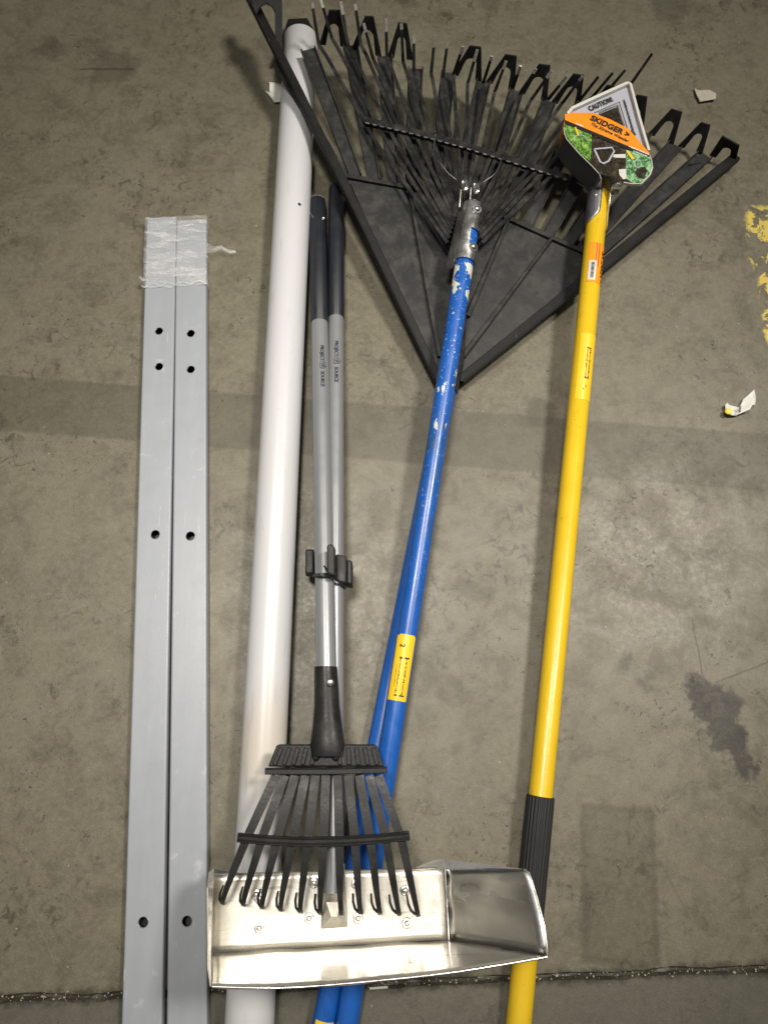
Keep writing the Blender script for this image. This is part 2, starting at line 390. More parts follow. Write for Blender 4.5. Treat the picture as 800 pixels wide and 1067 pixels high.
M['leaf2'] = foliage('printed_shrub', (.01, .09, .03), (.3, .52, .26), (.02, .1, .03))
M['arm'] = simple('dark_blued_steel', (.085, .085, .09), .36, .3, var=.2, scale=40)
M['dirt'] = simple('grit', (.32, .29, .23), .8, var=.5, scale=200)
M['paper'] = simple('paper', (.66, .65, .6), .6, var=.1, scale=90, bump=.2)
M['paperb'] = simple('torn_card', (.42, .38, .31), .7, var=.2, scale=120, bump=.2)
M['ypaper'] = simple('yellow_print', (.8, .66, .06), .5)

# ------------------------------------------------------------------ text
def text_geo(body, size, spacing=1.0, bold=0.0):
    cu = bpy.data.curves.new('lettering', 'FONT'); cu.body = body; cu.size = size; cu.space_character = spacing
    cu.align_x = 'CENTER'; cu.align_y = 'CENTER'; cu.offset = bold; cu.resolution_u = 3
    ob = bpy.data.objects.new('lettering', cu); col.objects.link(ob)
    dg = bpy.context.evaluated_depsgraph_get(); dg.update()
    me = ob.evaluated_get(dg).to_mesh()
    vs = [v.co.copy() for v in me.vertices]; fs = [tuple(p.vertices) for p in me.polygons]
    ob.evaluated_get(dg).to_mesh_clear()
    bpy.data.objects.remove(ob); bpy.data.curves.remove(cu)
    return vs, fs
def rect_geo(x0, y0, x1, y1, nx=1, ny=1):
    vs = [V((x0+(x1-x0)*i/nx, y0+(y1-y0)*j/ny, 0)) for j in range(ny+1) for i in range(nx+1)]
    fs = [(j*(nx+1)+i, j*(nx+1)+i+1, (j+1)*(nx+1)+i+1, (j+1)*(nx+1)+i) for j in range(ny) for i in range(nx)]
    return vs, fs
def rrect(w, h, r, k=5):
    out = []
    for cx, cy, a0 in ((w/2-r, h/2-r, 0), (-w/2+r, h/2-r, 90), (-w/2+r, -h/2+r, 180), (w/2-r, -h/2+r, 270)):
        for i in range(k+1):
            a = math.radians(a0+90*i/k); out.append(V((cx+r*math.cos(a), cy+r*math.sin(a), 0)))
    return out
class Pole:
    """round pole from A (far end) to B (near end)"""
    def __init__(s, A, B, r):
        s.A, s.B, s.r = A, B, r; s.t = (B-A).normalized(); s.L = (B-A).length
        s.s = s.t.cross(V((0, 0, 1))).normalized()
        if s.s.x < 0: s.s = -s.s
        s.n = s.s.cross(s.t)
        if s.n.z < 0: s.n = -s.n
    def at(s, l): return s.A + s.t*l
    def l_at(s, px, py):
        r = ray(px, py); w = s.A-V((0, 0, H)); a, b, c = s.t.dot(s.t), s.t.dot(r), r.dot(r)
        d, e = s.t.dot(w), r.dot(w)
        return (b*e-c*d)/(a*c-b*b)
    def surf(s, l, phi, off=0.0):
        return s.A + s.t*l + (s.s*math.sin(phi)+s.n*math.cos(phi))*(s.r+off)
    def wrap(s, mb, geo, l0, phi0=0.0, off=.0004, down=True):
        """lay flat geometry (x, y) on the pole; x runs down the pole, y round to the right"""
        mb.add([s.surf(l0+v.x, phi0+v.y/s.r, off) for v in geo[0]], geo[1]); return mb
    def patch(s, mb, l0, l1, p0, p1, off=.0003, nx=8, ny=12):
        vs = [s.surf(l0+(l1-l0)*i/nx, p0+(p1-p0)*j/ny, off) for j in range(ny+1) for i in range(nx+1)]
        fs = [(j*(nx+1)+i, j*(nx+1)+i+1, (j+1)*(nx+1)+i+1, (j+1)*(nx+1)+i) for j in range(ny) for i in range(nx)]
        mb.add(vs, fs); return mb
    def tube(s, l0, l1, dr=0.0, seg=40, n=2, mb=None):
        mb = mb or MB(); return mb.tube([s.at(l0+(l1-l0)*i/(n-1)) for i in range(n)], s.r+dr, seg)

# ================================================================== SETTING
def build_floor():
    ja, jb = P(0, 1042), P(800, 1009); d = (jb-ja).normalized(); e = V((-d.y, d.x, 0))
    if e.y < 0: e = -e
    mb = MB(); N = 420
    rows = [-3.0, -.0036, -.0012, .0012, .0036, 4.5]; zs = [0, 0, -.005, -.005, 0, 0]
    vs = []
    for j, (r, z) in enumerate(zip(rows, zs)):
        for i in range(N+1):
            u = -1.0+2.6*i/N if 0 < i < N else (-3 if i == 0 else 4)
            w = 0 if j in (0, 5) else .0035*noise.noise(V((u*17, 0, 0)))+.0014*noise.noise(V((u*120, j*7.7, 2)))
            zz = z+(.002*noise.noise(V((u*50, j, 5))) if z < 0 else 0)
            vs.append(ja+d*u+e*(r+w)+V((0, 0, zz)))
    fs = [(j*(N+1)+i, j*(N+1)+i+1, (j+1)*(N+1)+i+1, (j+1)*(N+1)+i) for j in range(5) for i in range(N)]
    mb.add(vs, fs)
    o = mb.build('floor', M['floor'], smooth=0)
    tag(o, None, None, kind='structure')
    # grit lying in the joint and scattered over the slab
    g = MB()
    def chip(c, r, flat=.45):
        k = random.randint(4, 6); a0 = random.random()*6
        poly = [c+V((math.cos(a0+6.283*i/k)*r*random.uniform(.5, 1.2), math.sin(a0+6.283*i/k)*r*random.uniform(.4, 1), random.uniform(0, r*.3))) for i in range(k)]
        g.prism(poly, V((random.uniform(-.2, .2)*r, random.uniform(-.2, .2)*r, r*flat*random.uniform(.6, 1.4))))
    for i in range(520):
        u = random.uniform(-.05, 1.0); r = random.choice((.0005, .0007, .0008, .001, .0015)) * random.uniform(.7, 1.3)
        chip(ja+d*u+e*random.gauss(0, .0032)+V((0, 0, random.uniform(-.004, -.0004))), r)
    for i in range(90):
        x, y = random.uniform(0, 800), random.uniform(0, 1060)
        chip(P(x, y, .0002), random.uniform(.0005, .0012)*(1 if y > 400 else 1.3), .3)
    tag(g.build('floor_grit', M['dirt'], smooth=0), 'pale grit and crumbs scattered over the floor and along its joint', 'debris', kind='stuff')
build_floor()

# ================================================================== grey square tubes
def square_tube(pa, pb, holes, label):
    """pa, pb: photo spots on the centre line of the top face"""
    zt = .015; w = 30.9*mpp(168, 230, zt); hg = .015; A, B0 = P(*pa, zt), P(*pb, zt)
    t = (B0-A).normalized(); L = (B0-A).length+.16; s = V((t.y, -t.x, 0)).normalized()
    if s.x < 0: s = -s
    z = V((0, 0, 1)); r = .0022; wl = .0016
    c0 = A-z*(hg/2)
    root = thing('steel_tube', A+t*.5-z*zt, label, 'metal tube', 'grey steel tubes lying side by side')
    def loc(l, x, y): return c0+t*l+s*x+z*y
    mb = MB()
    sec = []
    for cx, cy, a0 in ((w/2-r, hg/2-r, 90), (w/2-r, -hg/2+r, 0), (-w/2+r, -hg/2+r, -90), (-w/2+r, hg/2-r, -180)):
        for i in range(5):
            a = math.radians(a0-90*i/4); sec.append((cx+r*math.cos(a), cy+r*math.sin(a)))
    m = len(sec); vs = [loc(l, x, y) for l in (0, L) for x, y in sec]
    fs = [(k, k+1, m+k+1, m+k) for k in range(m-1)]
    mb.add(vs, fs)
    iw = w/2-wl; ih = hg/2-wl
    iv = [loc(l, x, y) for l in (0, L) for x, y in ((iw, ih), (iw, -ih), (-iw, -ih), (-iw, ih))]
    ib = MB(); ib.add(iv, [(0, 1, 5, 4), (1, 2, 6, 5), (2, 3, 7, 6)]); ib.build('inner_wall', M['ink'], root, smooth=0)  # black inside: the tube's inner shade put into the colour
    for l in (0, L):   # end rims
        mb.add([loc(l, x, y) for x, y in ((w/2, hg/2-r), (w/2, -hg/2+r), (-w/2, -hg/2+r), (-w/2, hg/2-r))]+[loc(l, x, y) for x, y in ((iw, ih), (iw, -ih), (-iw, -ih), (-iw, ih))],
               [(0, 1, 5, 4), (1, 2, 6, 5), (2, 3, 7, 6), (3, 0, 4, 7)])
    # top walls with holes
    for yy, hx in ((hg/2, w/2-r), (ih, iw)):
        bm = bmesh.new(); loops = [[(0, -hx), (0, hx), (L, hx), (L, -hx)]]
        for (hp, hr) in holes:
            q = P(*hp, zt)-A; l, x = q.dot(t), q.dot(s)
            loops.append([(l+hr*math.cos(k*math.pi/12), x+hr*math.sin(k*math.pi/12)) for k in range(24)])
        ed = []
        for lp in loops:
            bv = [bm.verts.new(loc(a, b, yy)) for a, b in lp]
            ed += [bm.edges.new((bv[i], bv[(i+1) % len(bv)])) for i in range(len(bv))]
        bmesh.ops.triangle_fill(bm, edges=ed, use_beauty=True, normal=z)
        bm.verts.index_update()
        mb.add([v.co.copy() for v in bm.verts], [tuple(v.index for v in f.verts) for f in bm.faces]); bm.free()
    for (hp, hr) in holes:
        q = P(*hp, zt)-A; l, x = q.dot(t), q.dot(s)
        ring = [(l+hr*math.cos(k*math.pi/12), x+hr*math.sin(k*math.pi/12)) for k in range(24)]
        rm = MB(); rm.tube([loc(l+(hr+.0002)*math.cos(k*math.pi/12), x+(hr+.0002)*math.sin(k*math.pi/12), hg/2) for k in range(25)], .00035, 6, False); rm.build('hole_rim', M['silver'], root)
        mb.add([loc(a, b, hg/2) for a, b in ring]+[loc(a, b, ih) for a, b in ring], [(k, (k+1) % 24, 24+(k+1) % 24, 24+k) for k in range(24)])
    mb.build('tube_wall', M['tube'], root, smooth=50)
    return A, t, s, w
T1 = square_tube((168.4, 226.5), (147.7, 1067), [((166, 345), .0049), ((166, 382), .0049), ((162, 557), .0052), ((149.5, 961), .0050)], 'long grey square steel tube farther from the white pipe, left of its twin')
T2 = square_tube((199.3, 229), (194.8, 1067), [((199, 347.5), .0049), ((199, 385), .0049), ((198.5, 558.5), .0052), ((195, 960), .0050)], 'long grey square steel tube nearer the white pipe, beside the scoop')

def build_wrap():
    A, t, s, w = T1; A2 = T2[0]
    x0 = -w/2-.0012; x1 = (A2-A).dot(s)+w/2+.0012; L = 68*mpp(184, 260, .015)/.80
    prof = []
    for i in range(9): prof.append((x0, .001+.015*i/8))
    for i in range(1, 49): prof.append((x0+(x1-x0)*i/48, .016))
    for i in range(1, 9): prof.append((x1, .016-.015*i/8))
    m = len(prof); NL = 44; mb = MB(); vs = []
    for j in range(NL+1):
        l = .001+L*j/NL
        for i, (x, y) in enumerate(prof):
            q = V((i*.21, j*.9, 3)); top = 9 <= i <= 56
            h = abs(noise.noise(V((i*.09+j*.05, j*.33, 3))))*.0018+abs(noise.noise(V((i*.05, j*.21, 8))))*.0016
            ll = l+(.003*noise.noise(V((i*.16, 1, 4))) if j in (0, NL) else 0)
            bunch = .0022 if j in (NL, NL-1) else 0
            p = A+t*ll+s*x; p.z = y
            if top: p.z += h+bunch*abs(noise.noise(V((i*.3, 2, 2))))
            else: p += s*(h if i > 50 else -h)
            vs.append(p)
    mb.add(vs, [(j*m+i, j*m+i+1, (j+1)*m+i+1, (j+1)*m+i) for j in range(NL) for i in range(m-1)])
    root = thing('plastic_wrap', A+t*.04+s*.019-V((0, 0, .015)), 'clear crinkled stretch film wrapped round the ends of both grey steel tubes', 'plastic wrap')
    mb.build('film_band', M['film'], root, smooth=180, recalc=False)
    # gathered hem
    hem = MB(); pts = []
    for i in range(40):
        x = x0-.002+(x1-x0+.003)*i/39
        p = A+t*(L-.003+.0016*math.sin(i*.7)+.003*noise.noise(V((i*.3, 0, 0))))+s*x; p.z = .0172+.0008*random.random(); pts.append(p)
    hem.tube(pts, [.0008+.0007*random.random() for _ in pts], 6)
    hem.build('film_hem', M['film'], root, smooth=180)
    tw = MB(); base = P(214, 259, .014)
    ends = [P(222, 261, .013), P(231, 258, .012), P(238, 262, .010), P(245.5, 262, .008)]
    wid = [.016, .009, .005, .0035, .002]
    pts = [base]+ends
    vs = []; K = 7
    for i, p in enumerate(pts):
        for k in range(K):
            u = (k/(K-1)-.5); vs.append(p+V((.15*u*wid[i], u*wid[i], .003*math.sin(k*2.3+i))))
    tw.add(vs, [(i*K+k, i*K+k+1, (i+1)*K+k+1, (i+1)*K+k) for i in range(len(pts)-1) for k in range(K-1)])
    tw.build('film_tail', M['film'], root, smooth=180, recalc=False)
    kn = MB(); c = P(149.5, 291, .016)
    for i in range(7):
        kn.tube([c+V((random.uniform(-.004, .005), random.uniform(-.004, .004), random.uniform(-.012, .003))) for _ in range(4)], [.0012, .002, .0016, .0006], 6)
    kn.build('film_knot', M['film'], root, smooth=180)
build_wrap()

# ================================================================== white pipe
def build_pipe():
    A, B = P(313.6, 40, .024), P(260.4, 1060, .024); B = B+(B-A).normalized()*.16
    A = A+(B-A).normalized()*0; r = .0238
    pl = Pole(A, B, r)
    seg = 48; mb = MB()
    vs = []; rings = [(0, r-.003), (0, r-.0008), (.0008, r)] + [(pl.L*i/12, r) for i in range(1, 13)]
    for l, rr in rings:
        for k in range(seg):
            a = 2*math.pi*k/seg; vs.append(pl.at(l)+(pl.s*math.cos(a)+pl.n*math.sin(a))*rr)
    n = len(rings); off = len(vs)
    for l in (0, pl.L):
        for k in range(seg):
            a = 2*math.pi*k/seg; vs.append(pl.at(l)+(pl.s*math.cos(a)+pl.n*math.sin(a))*(r-.003))
    fs = [(i*seg+k, i*seg+(k+1) % seg, (i+1)*seg+(k+1) % seg, (i+1)*seg+k) for i in range(n-1) for k in range(seg)]
    fs += [(off+k, off+(k+1) % seg, off+seg+(k+1) % seg, off+seg+k) for k in range(seg)]
    fs += [((n-1)*seg+k, (n-1)*seg+(k+1) % seg, off+seg+(k+1) % seg, off+seg+k) for k in range(seg)]
    mb.add(vs, fs)
    root = thing('plastic_pipe', pl.at(.5)-V((0, 0, .024)), 'white plastic pipe under the corner of the black leaf rake', 'pipe')
    mb.build('pipe_wall', M['pvc'], root, smooth=50)
    h = MB(); l = pl.l_at(318, 225)
    h.add([pl.surf(l+.0022*math.cos(k*.524), .55+.0022*math.sin(k*.524)/r, .0003) for k in range(12)], [tuple(range(12))])
    h.build('drilled_hole', M['ink'], root, smooth=0)
    return pl
PIPE = build_pipe()

# ================================================================== big plastic leaf rake (lies on the floor and over the pipe)
RP = Plane(P(262, 0, .069), P(464, 400, .012), P(768, 165, .010))
R = RP.at
def arch(fl, fr, tl, tr, rise=.042, foot=0.0, lw=6.5, gap=.46):
    """one bent-up loop joining two tine ends (photo spots)"""
    fl, fr, tl, tr = (V((*q, 0)) for q in (fl, fr, tl, tr))
    ax = (fr-fl).normalized()
    mt = (tl+tr)/2; mf = (fl+fr)/2
    def h(q): return max(0, min(1, (q-mf).dot(mt-mf)/(mt-mf).length_squared))
    outer = [fl-ax*.5, tl, tr, fr+ax*.5]
    il, ir = fl+ax*lw, fr-ax*lw
    apex = mf+(mt-mf)*gap; hw = (ir-il).length*.34
    inner = []
    for k in range(7):
        a = math.pi*k/6
        inner.append(apex+ax*(hw*math.cos(a))+(mt-mf)*(.16*math.sin(a)))
    poly = [outer[0], outer[1], outer[2], outer[3], ir]+inner+[il]
    w = [R(q.x, q.y, foot+rise*h(q)) for q in poly]
    nrm = (w[1]-w[0]).cross(w[3]-w[0]).normalized()
    return w, nrm*.0035
def build_leaf_rake():
    root = thing('leaf_rake', R(480, 250, -.004), 'wide black plastic leaf rake with looped tine tips under the smaller steel rake', 'leaf rake')
    th = V((0, 0, -.003))
    # solid fan plate
    edge = [(362, 184), (428, 196), (480, 208), (530, 228), (608, 263), (626, 277)]
    plate = MB(); plate.prism([R(x, y) for x, y in edge]+[R(482, 398), R(470, 402), R(456, 396)], th)
    hp = plate.build('fan_plate', M['rake'], root, smooth=0)
    # raised rim along the plate's far edge and ribs down to the socket
    rim = MB()
    for a, b in zip(edge[:-1], edge[1:]): rim.ribbon([R(*a, .002), R(*b, .002)], .006, .005)
    rim.build('plate_rim', M['rake'], hp, bevel=.0008)
    for (a, b) in (((426, 196), (458, 372)), ((530, 228), (487, 330)), ((575, 248), (482, 372))):
        rb = MB(); rb.ribbon([R(*a, .003), R(*b, .003)], [.004, .006], .007); rb.build('rib', M['rake'], hp, bevel=.0008)
    # rails: thick L-shaped outer tines
    rl = MB(); rl.ribbon([R(258, -8, .005), R(310, 95, .005), R(364, 204, .005), R(457, 398, .005)], [.0125, .0125, .0125, .011], .009)
    rl.ribbon([R(255.5, -6, .012), R(308, 97, .012), R(362, 206, .012), R(453, 396, .010)], .0026, .006)
    rl.build('outer_tine', M['hook'], root, 'long outer tine crossing over the white pipe', bevel=.001)
    rr = MB(); rr.ribbon([R(766, 164, .004), R(620, 283, .004), R(478, 397, .004)], [.013, .013, .011], .009)
    rr.ribbon([R(769, 166, .009), R(624, 286, .009), R(482, 399, .008)], .003, .008)
    rr.build('outer_tine', M['hook'], root, 'long outer tine lying flat on the floor', bevel=.001)
    # inner tines: (end, root)
    tines = [((291, 72), (364, 192)), ((321, 52), (371, 185)), ((365, 48), (390, 189)), ((401, 59), (409, 192)), ((433, 72), (428, 197)), ((467, 76), (452, 202)),
             ((503.5, 85), (476, 208)), ((537.5, 95), (503, 218)), ((571.5, 106), (527, 227)), ((606, 115), (549, 236)), ((640, 126), (570, 246)),
             ((671.5, 138), (590, 255)), ((703, 151.5), (605, 263)), ((734.5, 161.5), (615, 270))]
    for i, (e, r) in enumerate(tines):
        ea, ra = R(*e), R(*r)
        if i == 0: pts = [R(*e, -.004), R(330, 134, -.003), R(*r, -.001)]
        else: pts = [ea, ea.lerp(ra, .5)+V((0, 0, .002)), ra]
        
        mb = MB()
        mb.ribbon(pts, [.0205 if i else .011, .020 if i else .011, .016 if i else .01], .0022)
        d = (ra-ea).normalized(); sd = d.cross(V((0, 0, 1))).normalized()
        if i:
            for k in (-1, 1):
                mb.ribbon([q+sd*k*wd+V((0, 0, .0025)) for q, wd in zip(pts, (.0094, .0092, .0072))], .0018, .0042)
        mb.build('tine', M['rake'], root, bevel=.0005)
    # loops
    L = [((290, 52), (333, 42), (300, 19.5), (320, 18.5), -.02, -.03),
         ((333, 47), (361, 49), (343, 11), (354, 11), .042, 0), ((367, 50), (397, 60), (380, 17), (389, 17.5), .042, 0), ((404, 60), (430, 63), (415, 24), (424, 25), .04, 0),
         ((471, 78), (501, 85), (489, 48), (501, 49.5), .04, 0), ((506, 86), (535, 95), (526, 57), (538, 59), .04, 0), ((540, 97), (569, 106), (561, 67), (573, 68.5), .04, 0),
         ((574, 107), (603, 115), (597, 77), (608, 79), .04, 0), ((609, 116), (638, 126), (632, 89), (643, 91), .04, 0), ((643, 128), (669, 139), (663, 99), (674, 101), .038, 0),
         ((675, 140), (701, 150), (699, 113.5), (710.5, 117), .036, 0), ((706, 153), (731, 160), (730, 127.5), (740, 130.5), .034, 0), ((739, 163), (765, 170), (752, 142), (770, 152), .030, 0)]
    for fl, fr, tl, tr, rise, foot in L:
        mb = MB(); mb.prism(*arch(fl, fr, tl, tr, rise, foot)); mb.build('tip_loop', M['hook'], root, smooth=0, bevel=.0006)
    mb = MB(); pq = [(262, 4), (268, -14), (288, -14), (294, 0), (294.5, 73), (287, 73), (286.5, 12), (283, 5), (277, 2), (271, 6), (267, 14)]; mb.prism([R(x, y, .038*(73-y)/87-.004) for x, y in pq], V((0, -.002, -.002))); mb.build('tip_loop', M['hook'], root, smooth=0, bevel=.0006)
    # slot moulded into a tine
    mk = MB(); mk.ribbon([R(717, 172, .0018), R(729, 170, .0018)], .002, .0015); mk.build('moulded_mark', M['hook'], root)
    # socket and handle (mostly under the other blue pole)
    A, B = R(470, 385, .006), P(338, 1062, .0122)
    B = B+(B-A).normalized()*.16
    pl = Pole(A, B, .0115)
    so = MB(); so.tube([R(478, 330, .006), R(472, 375, .008), pl.at(.03)], [.010, .0135, .0132], 24); so.build('socket', M['rake'], root)
    h = pl.tube(0, pl.L).build('handle', blue_paint(A, B, False), root, smooth=60)
    st = MB(); l = pl.l_at(337, 1060)
    pl.patch(st, l, l+.05, -.75, .95); st.build('sticker', M['ystick'], h, 'yellow sticker at the near end of the handle', smooth=60)
    return pl
LP = build_leaf_rake()

# ================================================================== steel spring rake with the upper blue handle
def build_spring_rake():
    A, B = P(491, 226, .062), P(362.6, 1060, .0165)
    B = B+(B-A).normalized()*.16
    pl = Pole(A, B, .0114)
    root = thing('spring_rake', R(480, 240, .01), 'black steel spring rake with bent wire tips and chipped blue handle', 'garden rake')
    h = pl.tube(.004, pl.L).build('handle', blue_paint(A, B), root, smooth=60)
    # sticker
    l0, l1 = pl.l_at(424, 662), pl.l_at(413, 730); Ls = l1-l0; r = pl.r
    st = MB(); pl.patch(st, l0+.0015, l1, -1.02, .95)
    pl.patch(st, l0, l0+.0015, -.7, .8)
    sk = st.build('sticker', M['ystick'], h, 'yellow printed sticker', smooth=60)
    flat_black = MB()
    pl.wrap(flat_black, text_geo('2', .0075, bold=.0002), l0+Ls*.175, -.28, .0007)
    # two rows of small print, closed by thick bars
    rnd = random.Random(3)
    for row, (ph, a, b, w) in enumerate(((.33, .37, .90, .0023), (-.22, .37, .90, .0019), (-.48, .46, .80, .0008))):
        l = l0+Ls*a
        if row < 2:
            for q in (a-.025, b+.01):
                pl.wrap(flat_black, rect_geo(0, -.0026 if row == 0 else -.0015, .0016, .0026 if row == 0 else .0015, 1, 4), l0+Ls*q, ph, .0007)
        while l < l0+Ls*b:
            wd = rnd.uniform(.0003, .0009); k = w*rnd.uniform(.35, 1)
            y = rnd.uniform(-.2, .2)*w
            pl.wrap(flat_black, rect_geo(0, y-k/2, wd, y+k/2, 1, 2), l, ph, .0007); l += wd+rnd.uniform(.0003, .0008)
    flat_black.build('lettering', M['ink'], sk, smooth=0)
    # chrome socket: full rings at both ends, slotted in between
    t, s, n = pl.t, pl.s, pl.n
    def sheet(l0, l1, p0, p1, dr, nx=3, ny=20, dr1=None, th=.0012):
        mb = MB(); dr1 = dr if dr1 is None else dr1; vs = []
        for k in (0, 1):
            for j in range(ny+1):
                for i in range(nx+1):
                    u = i/nx; vs.append(pl.surf(l0+(l1-l0)*u, p0+(p1-p0)*j/ny, dr+(dr1-dr)*u-th*k))
        m = (nx+1)*(ny+1); fs = []
        for k in (0, 1): fs += [(k*m+j*(nx+1)+i, k*m+j*(nx+1)+i+1, k*m+(j+1)*(nx+1)+i+1, k*m+(j+1)*(nx+1)+i) for j in range(ny) for i in range(nx)]
        for i in range(nx): fs += [(i, i+1, m+i+1, m+i), (ny*(nx+1)+i, ny*(nx+1)+i+1, m+ny*(nx+1)+i+1, m+ny*(nx+1)+i)]
        for j in range(ny): fs += [(j*(nx+1), (j+1)*(nx+1), m+(j+1)*(nx+1), m+j*(nx+1)), (j*(nx+1)+nx, (j+1)*(nx+1)+nx, m+(j+1)*(nx+1)+nx, m+j*(nx+1)+nx)]
        mb.add(vs, fs); return mb
    la = pl.l_at(486, 243); lb = pl.l_at(483.5, 261); lc = pl.l_at(482, 274)
    lt = pl.l_at(493, 213)
    f = sheet(lt+.004, la, -2.9, 2.9, .0026, dr1=.003, ny=32)
    g = sheet(la, lb, -2.9, .12, .003, ny=24); f.add(g.v, g.f)
    g = sheet(lb-.002, lc, -2.9, 1.9, .003, dr1=.0026, ny=30); f.add(g.v, g.f)
    f.tube([pl.at(lt-.002), pl.at(lt), pl.at(lt+.003), pl.at(lt+.0046)], [.004, .0105, .0135, pl.r+.0026], 32)
    # wing of sheet metal on the left
    f.prism([P(466, 271, .058), P(463.5, 277, .056), P(470, 279, .058), P(477, 269, .066), P(478, 250, .068), P(481, 222, .066), P(478, 218, .06), P(474, 240, .056)], V((0, 0, -.003)))
    sock = f.build('socket', M['chrome'], root, smooth=45)
    for (x, y, l, ph) in ((497, 225, None, .35), (490.5, 263, None, .55)):
        l = pl.l_at(x, y); c = pl.surf(l, ph, .003); nn = (pl.s*math.sin(ph)+pl.n*math.cos(ph))
        b = MB(); b.tube([c-nn*.001, c+nn*.001], .0058, 24); b.dome(c+nn*.001, nn, .0040, .0026)
        b.build('bolt', M['steel'], sock, smooth=40)
    # tines
    bends = [(332, 46), (346, 40), (363, 48), (376, 46), (389, 62), (403, 60), (420, 65), (431, 75), (449, 76), (461, 82), (472, 78), (487, 87), (503, 87), (515, 96), (534, 92), (541, 99), (553, 104), (570, 104), (585, 108), (603, 105), (615, 103), (628, 100), (655, 90)]
    tips = [(325, 3), (334, -1), (355, 2), (370, 5), (379, 25), (402, 20), (418, 25), (431, 36), (453, 37), (466, 45), (482, 49), (497, 52), (512, 59), (527, 64), (542, 69), (558, 72), (574, 74), (590, 80), (606, 80), (623, 80), (638, 76), (651, 73), (679, 56)]
    n = len(bends)
    bar_pts = [(379, 124.5), (430, 136.5), (480, 150), (535, 167), (592, 185)]
    for i, (b, tp) in enumerate(zip(bends, tips)):
        u = i/(n-1)
        rx = 466+36*u; ry = 215+38*abs(2*u-1)**1.5
        root_p = P(rx, ry, .056-.006*abs(2*u-1)); bp = R(*b, .012+.003*(i % 2)); mid = R((rx+b[0])/2+(b[0]-rx)*.05, (ry+b[1])/2, .014)
        bx = R(b[0]+(rx-b[0])*.06, b[1]+(ry-b[1])*.06, .012+.003*(i % 2))
        tip = R(*tp, .052 if i < 20 else .05)
        k = bp.lerp(tip, .12)+V((0, 0, -.001))
        d = (root_p-bp).normalized()
        mb = MB()
        pts = [root_p, mid, bx, bp, k, tip]
        hz = V((0, 0, 1)); back = (bp-root_p).normalized()
        nr = [hz, hz, hz, (hz-back*.5).normalized(), -back, -back]
        mb.ribbon(pts, [.0048, .0048, .0046, .0044, .0042, .0034], .0014, nrms=nr)
        o = mb.build('tine', M['tine'], root, smooth=30)
        if i < 19:
            e = MB(); v = (tip-k).normalized()
            e.ribbon([tip-v*(.006+.004*((i*7) % 3)), tip+v*.0006], [.0039, .0036], .0018, nrm=-back); e.build('worn_tip', M['tip'], o, smooth=0)
    br = MB(); bw = [R(x, y, .0185) for x, y in bar_pts]
    br.ribbon(bw, .0085, .0016)
    bh = MB()
    br.ribbon([p+V((0, -.0045, -.002)) for p in bw], .0014, .006)
    bar = br.build('crossbar', M['tine'], root, smooth=0)
    for k in range(n+4):    # bright folded tabs between the tines, standing in for the bar's small highlights
        u = (k+.5)/(n+4)*4; j = min(3, int(u)); p = bw[j].lerp(bw[j+1], u-j)+V((0, -.0055, .0004)); d = (bw[j+1]-bw[j]).normalized()
        bh.ribbon([p-d*.0026, p+d*.0026], .0016, .0016)
    bh.build('folded_tab', M['steel'], bar, smooth=0)
    # springs and wires
    wr = MB()
    def path(pts, r=.0009): wr.tube([P(x, y, z) for x, y, z in pts], r, 8)
    for (x0, x1) in (((478.5, 216), (485, 193)), ((489, 214), (497, 196))):
        a, c = x0, x1
        path([(a[0], a[1], .07), (a[0]+1.5, a[1]-18, .074)], .0012)
        loop = []
        for q in range(31):
            an = q/30*4*math.pi; loop.append((c[0]-1+2.4*math.sin(an)+(-1.5+3.5*q/30), c[1]+5.5*math.cos(an), .074+.002*math.sin(an)))
        path(loop, .001)
    wr.build('spring_wire', M['wire'], root, smooth=60); wr = MB()
    path([(475, 187, .062), (467, 181, .064), (457, 168, .064), (450, 163, .06), (451, 160, .055), (453.5, 140, .058)], .0006)
    path([(452, 143, .052), (453.2, 137, .06)], .0013)
    path([(503, 190, .062), (512, 184, .064), (518, 178, .062), (520, 172, .058), (524, 163, .05)], .0006)
    path([(524, 164, .048), (526.5, 158, .056)], .0013)
    wr.build('spring_arm', M['steel'], root, smooth=60)
    return pl
SP = build_spring_rake()

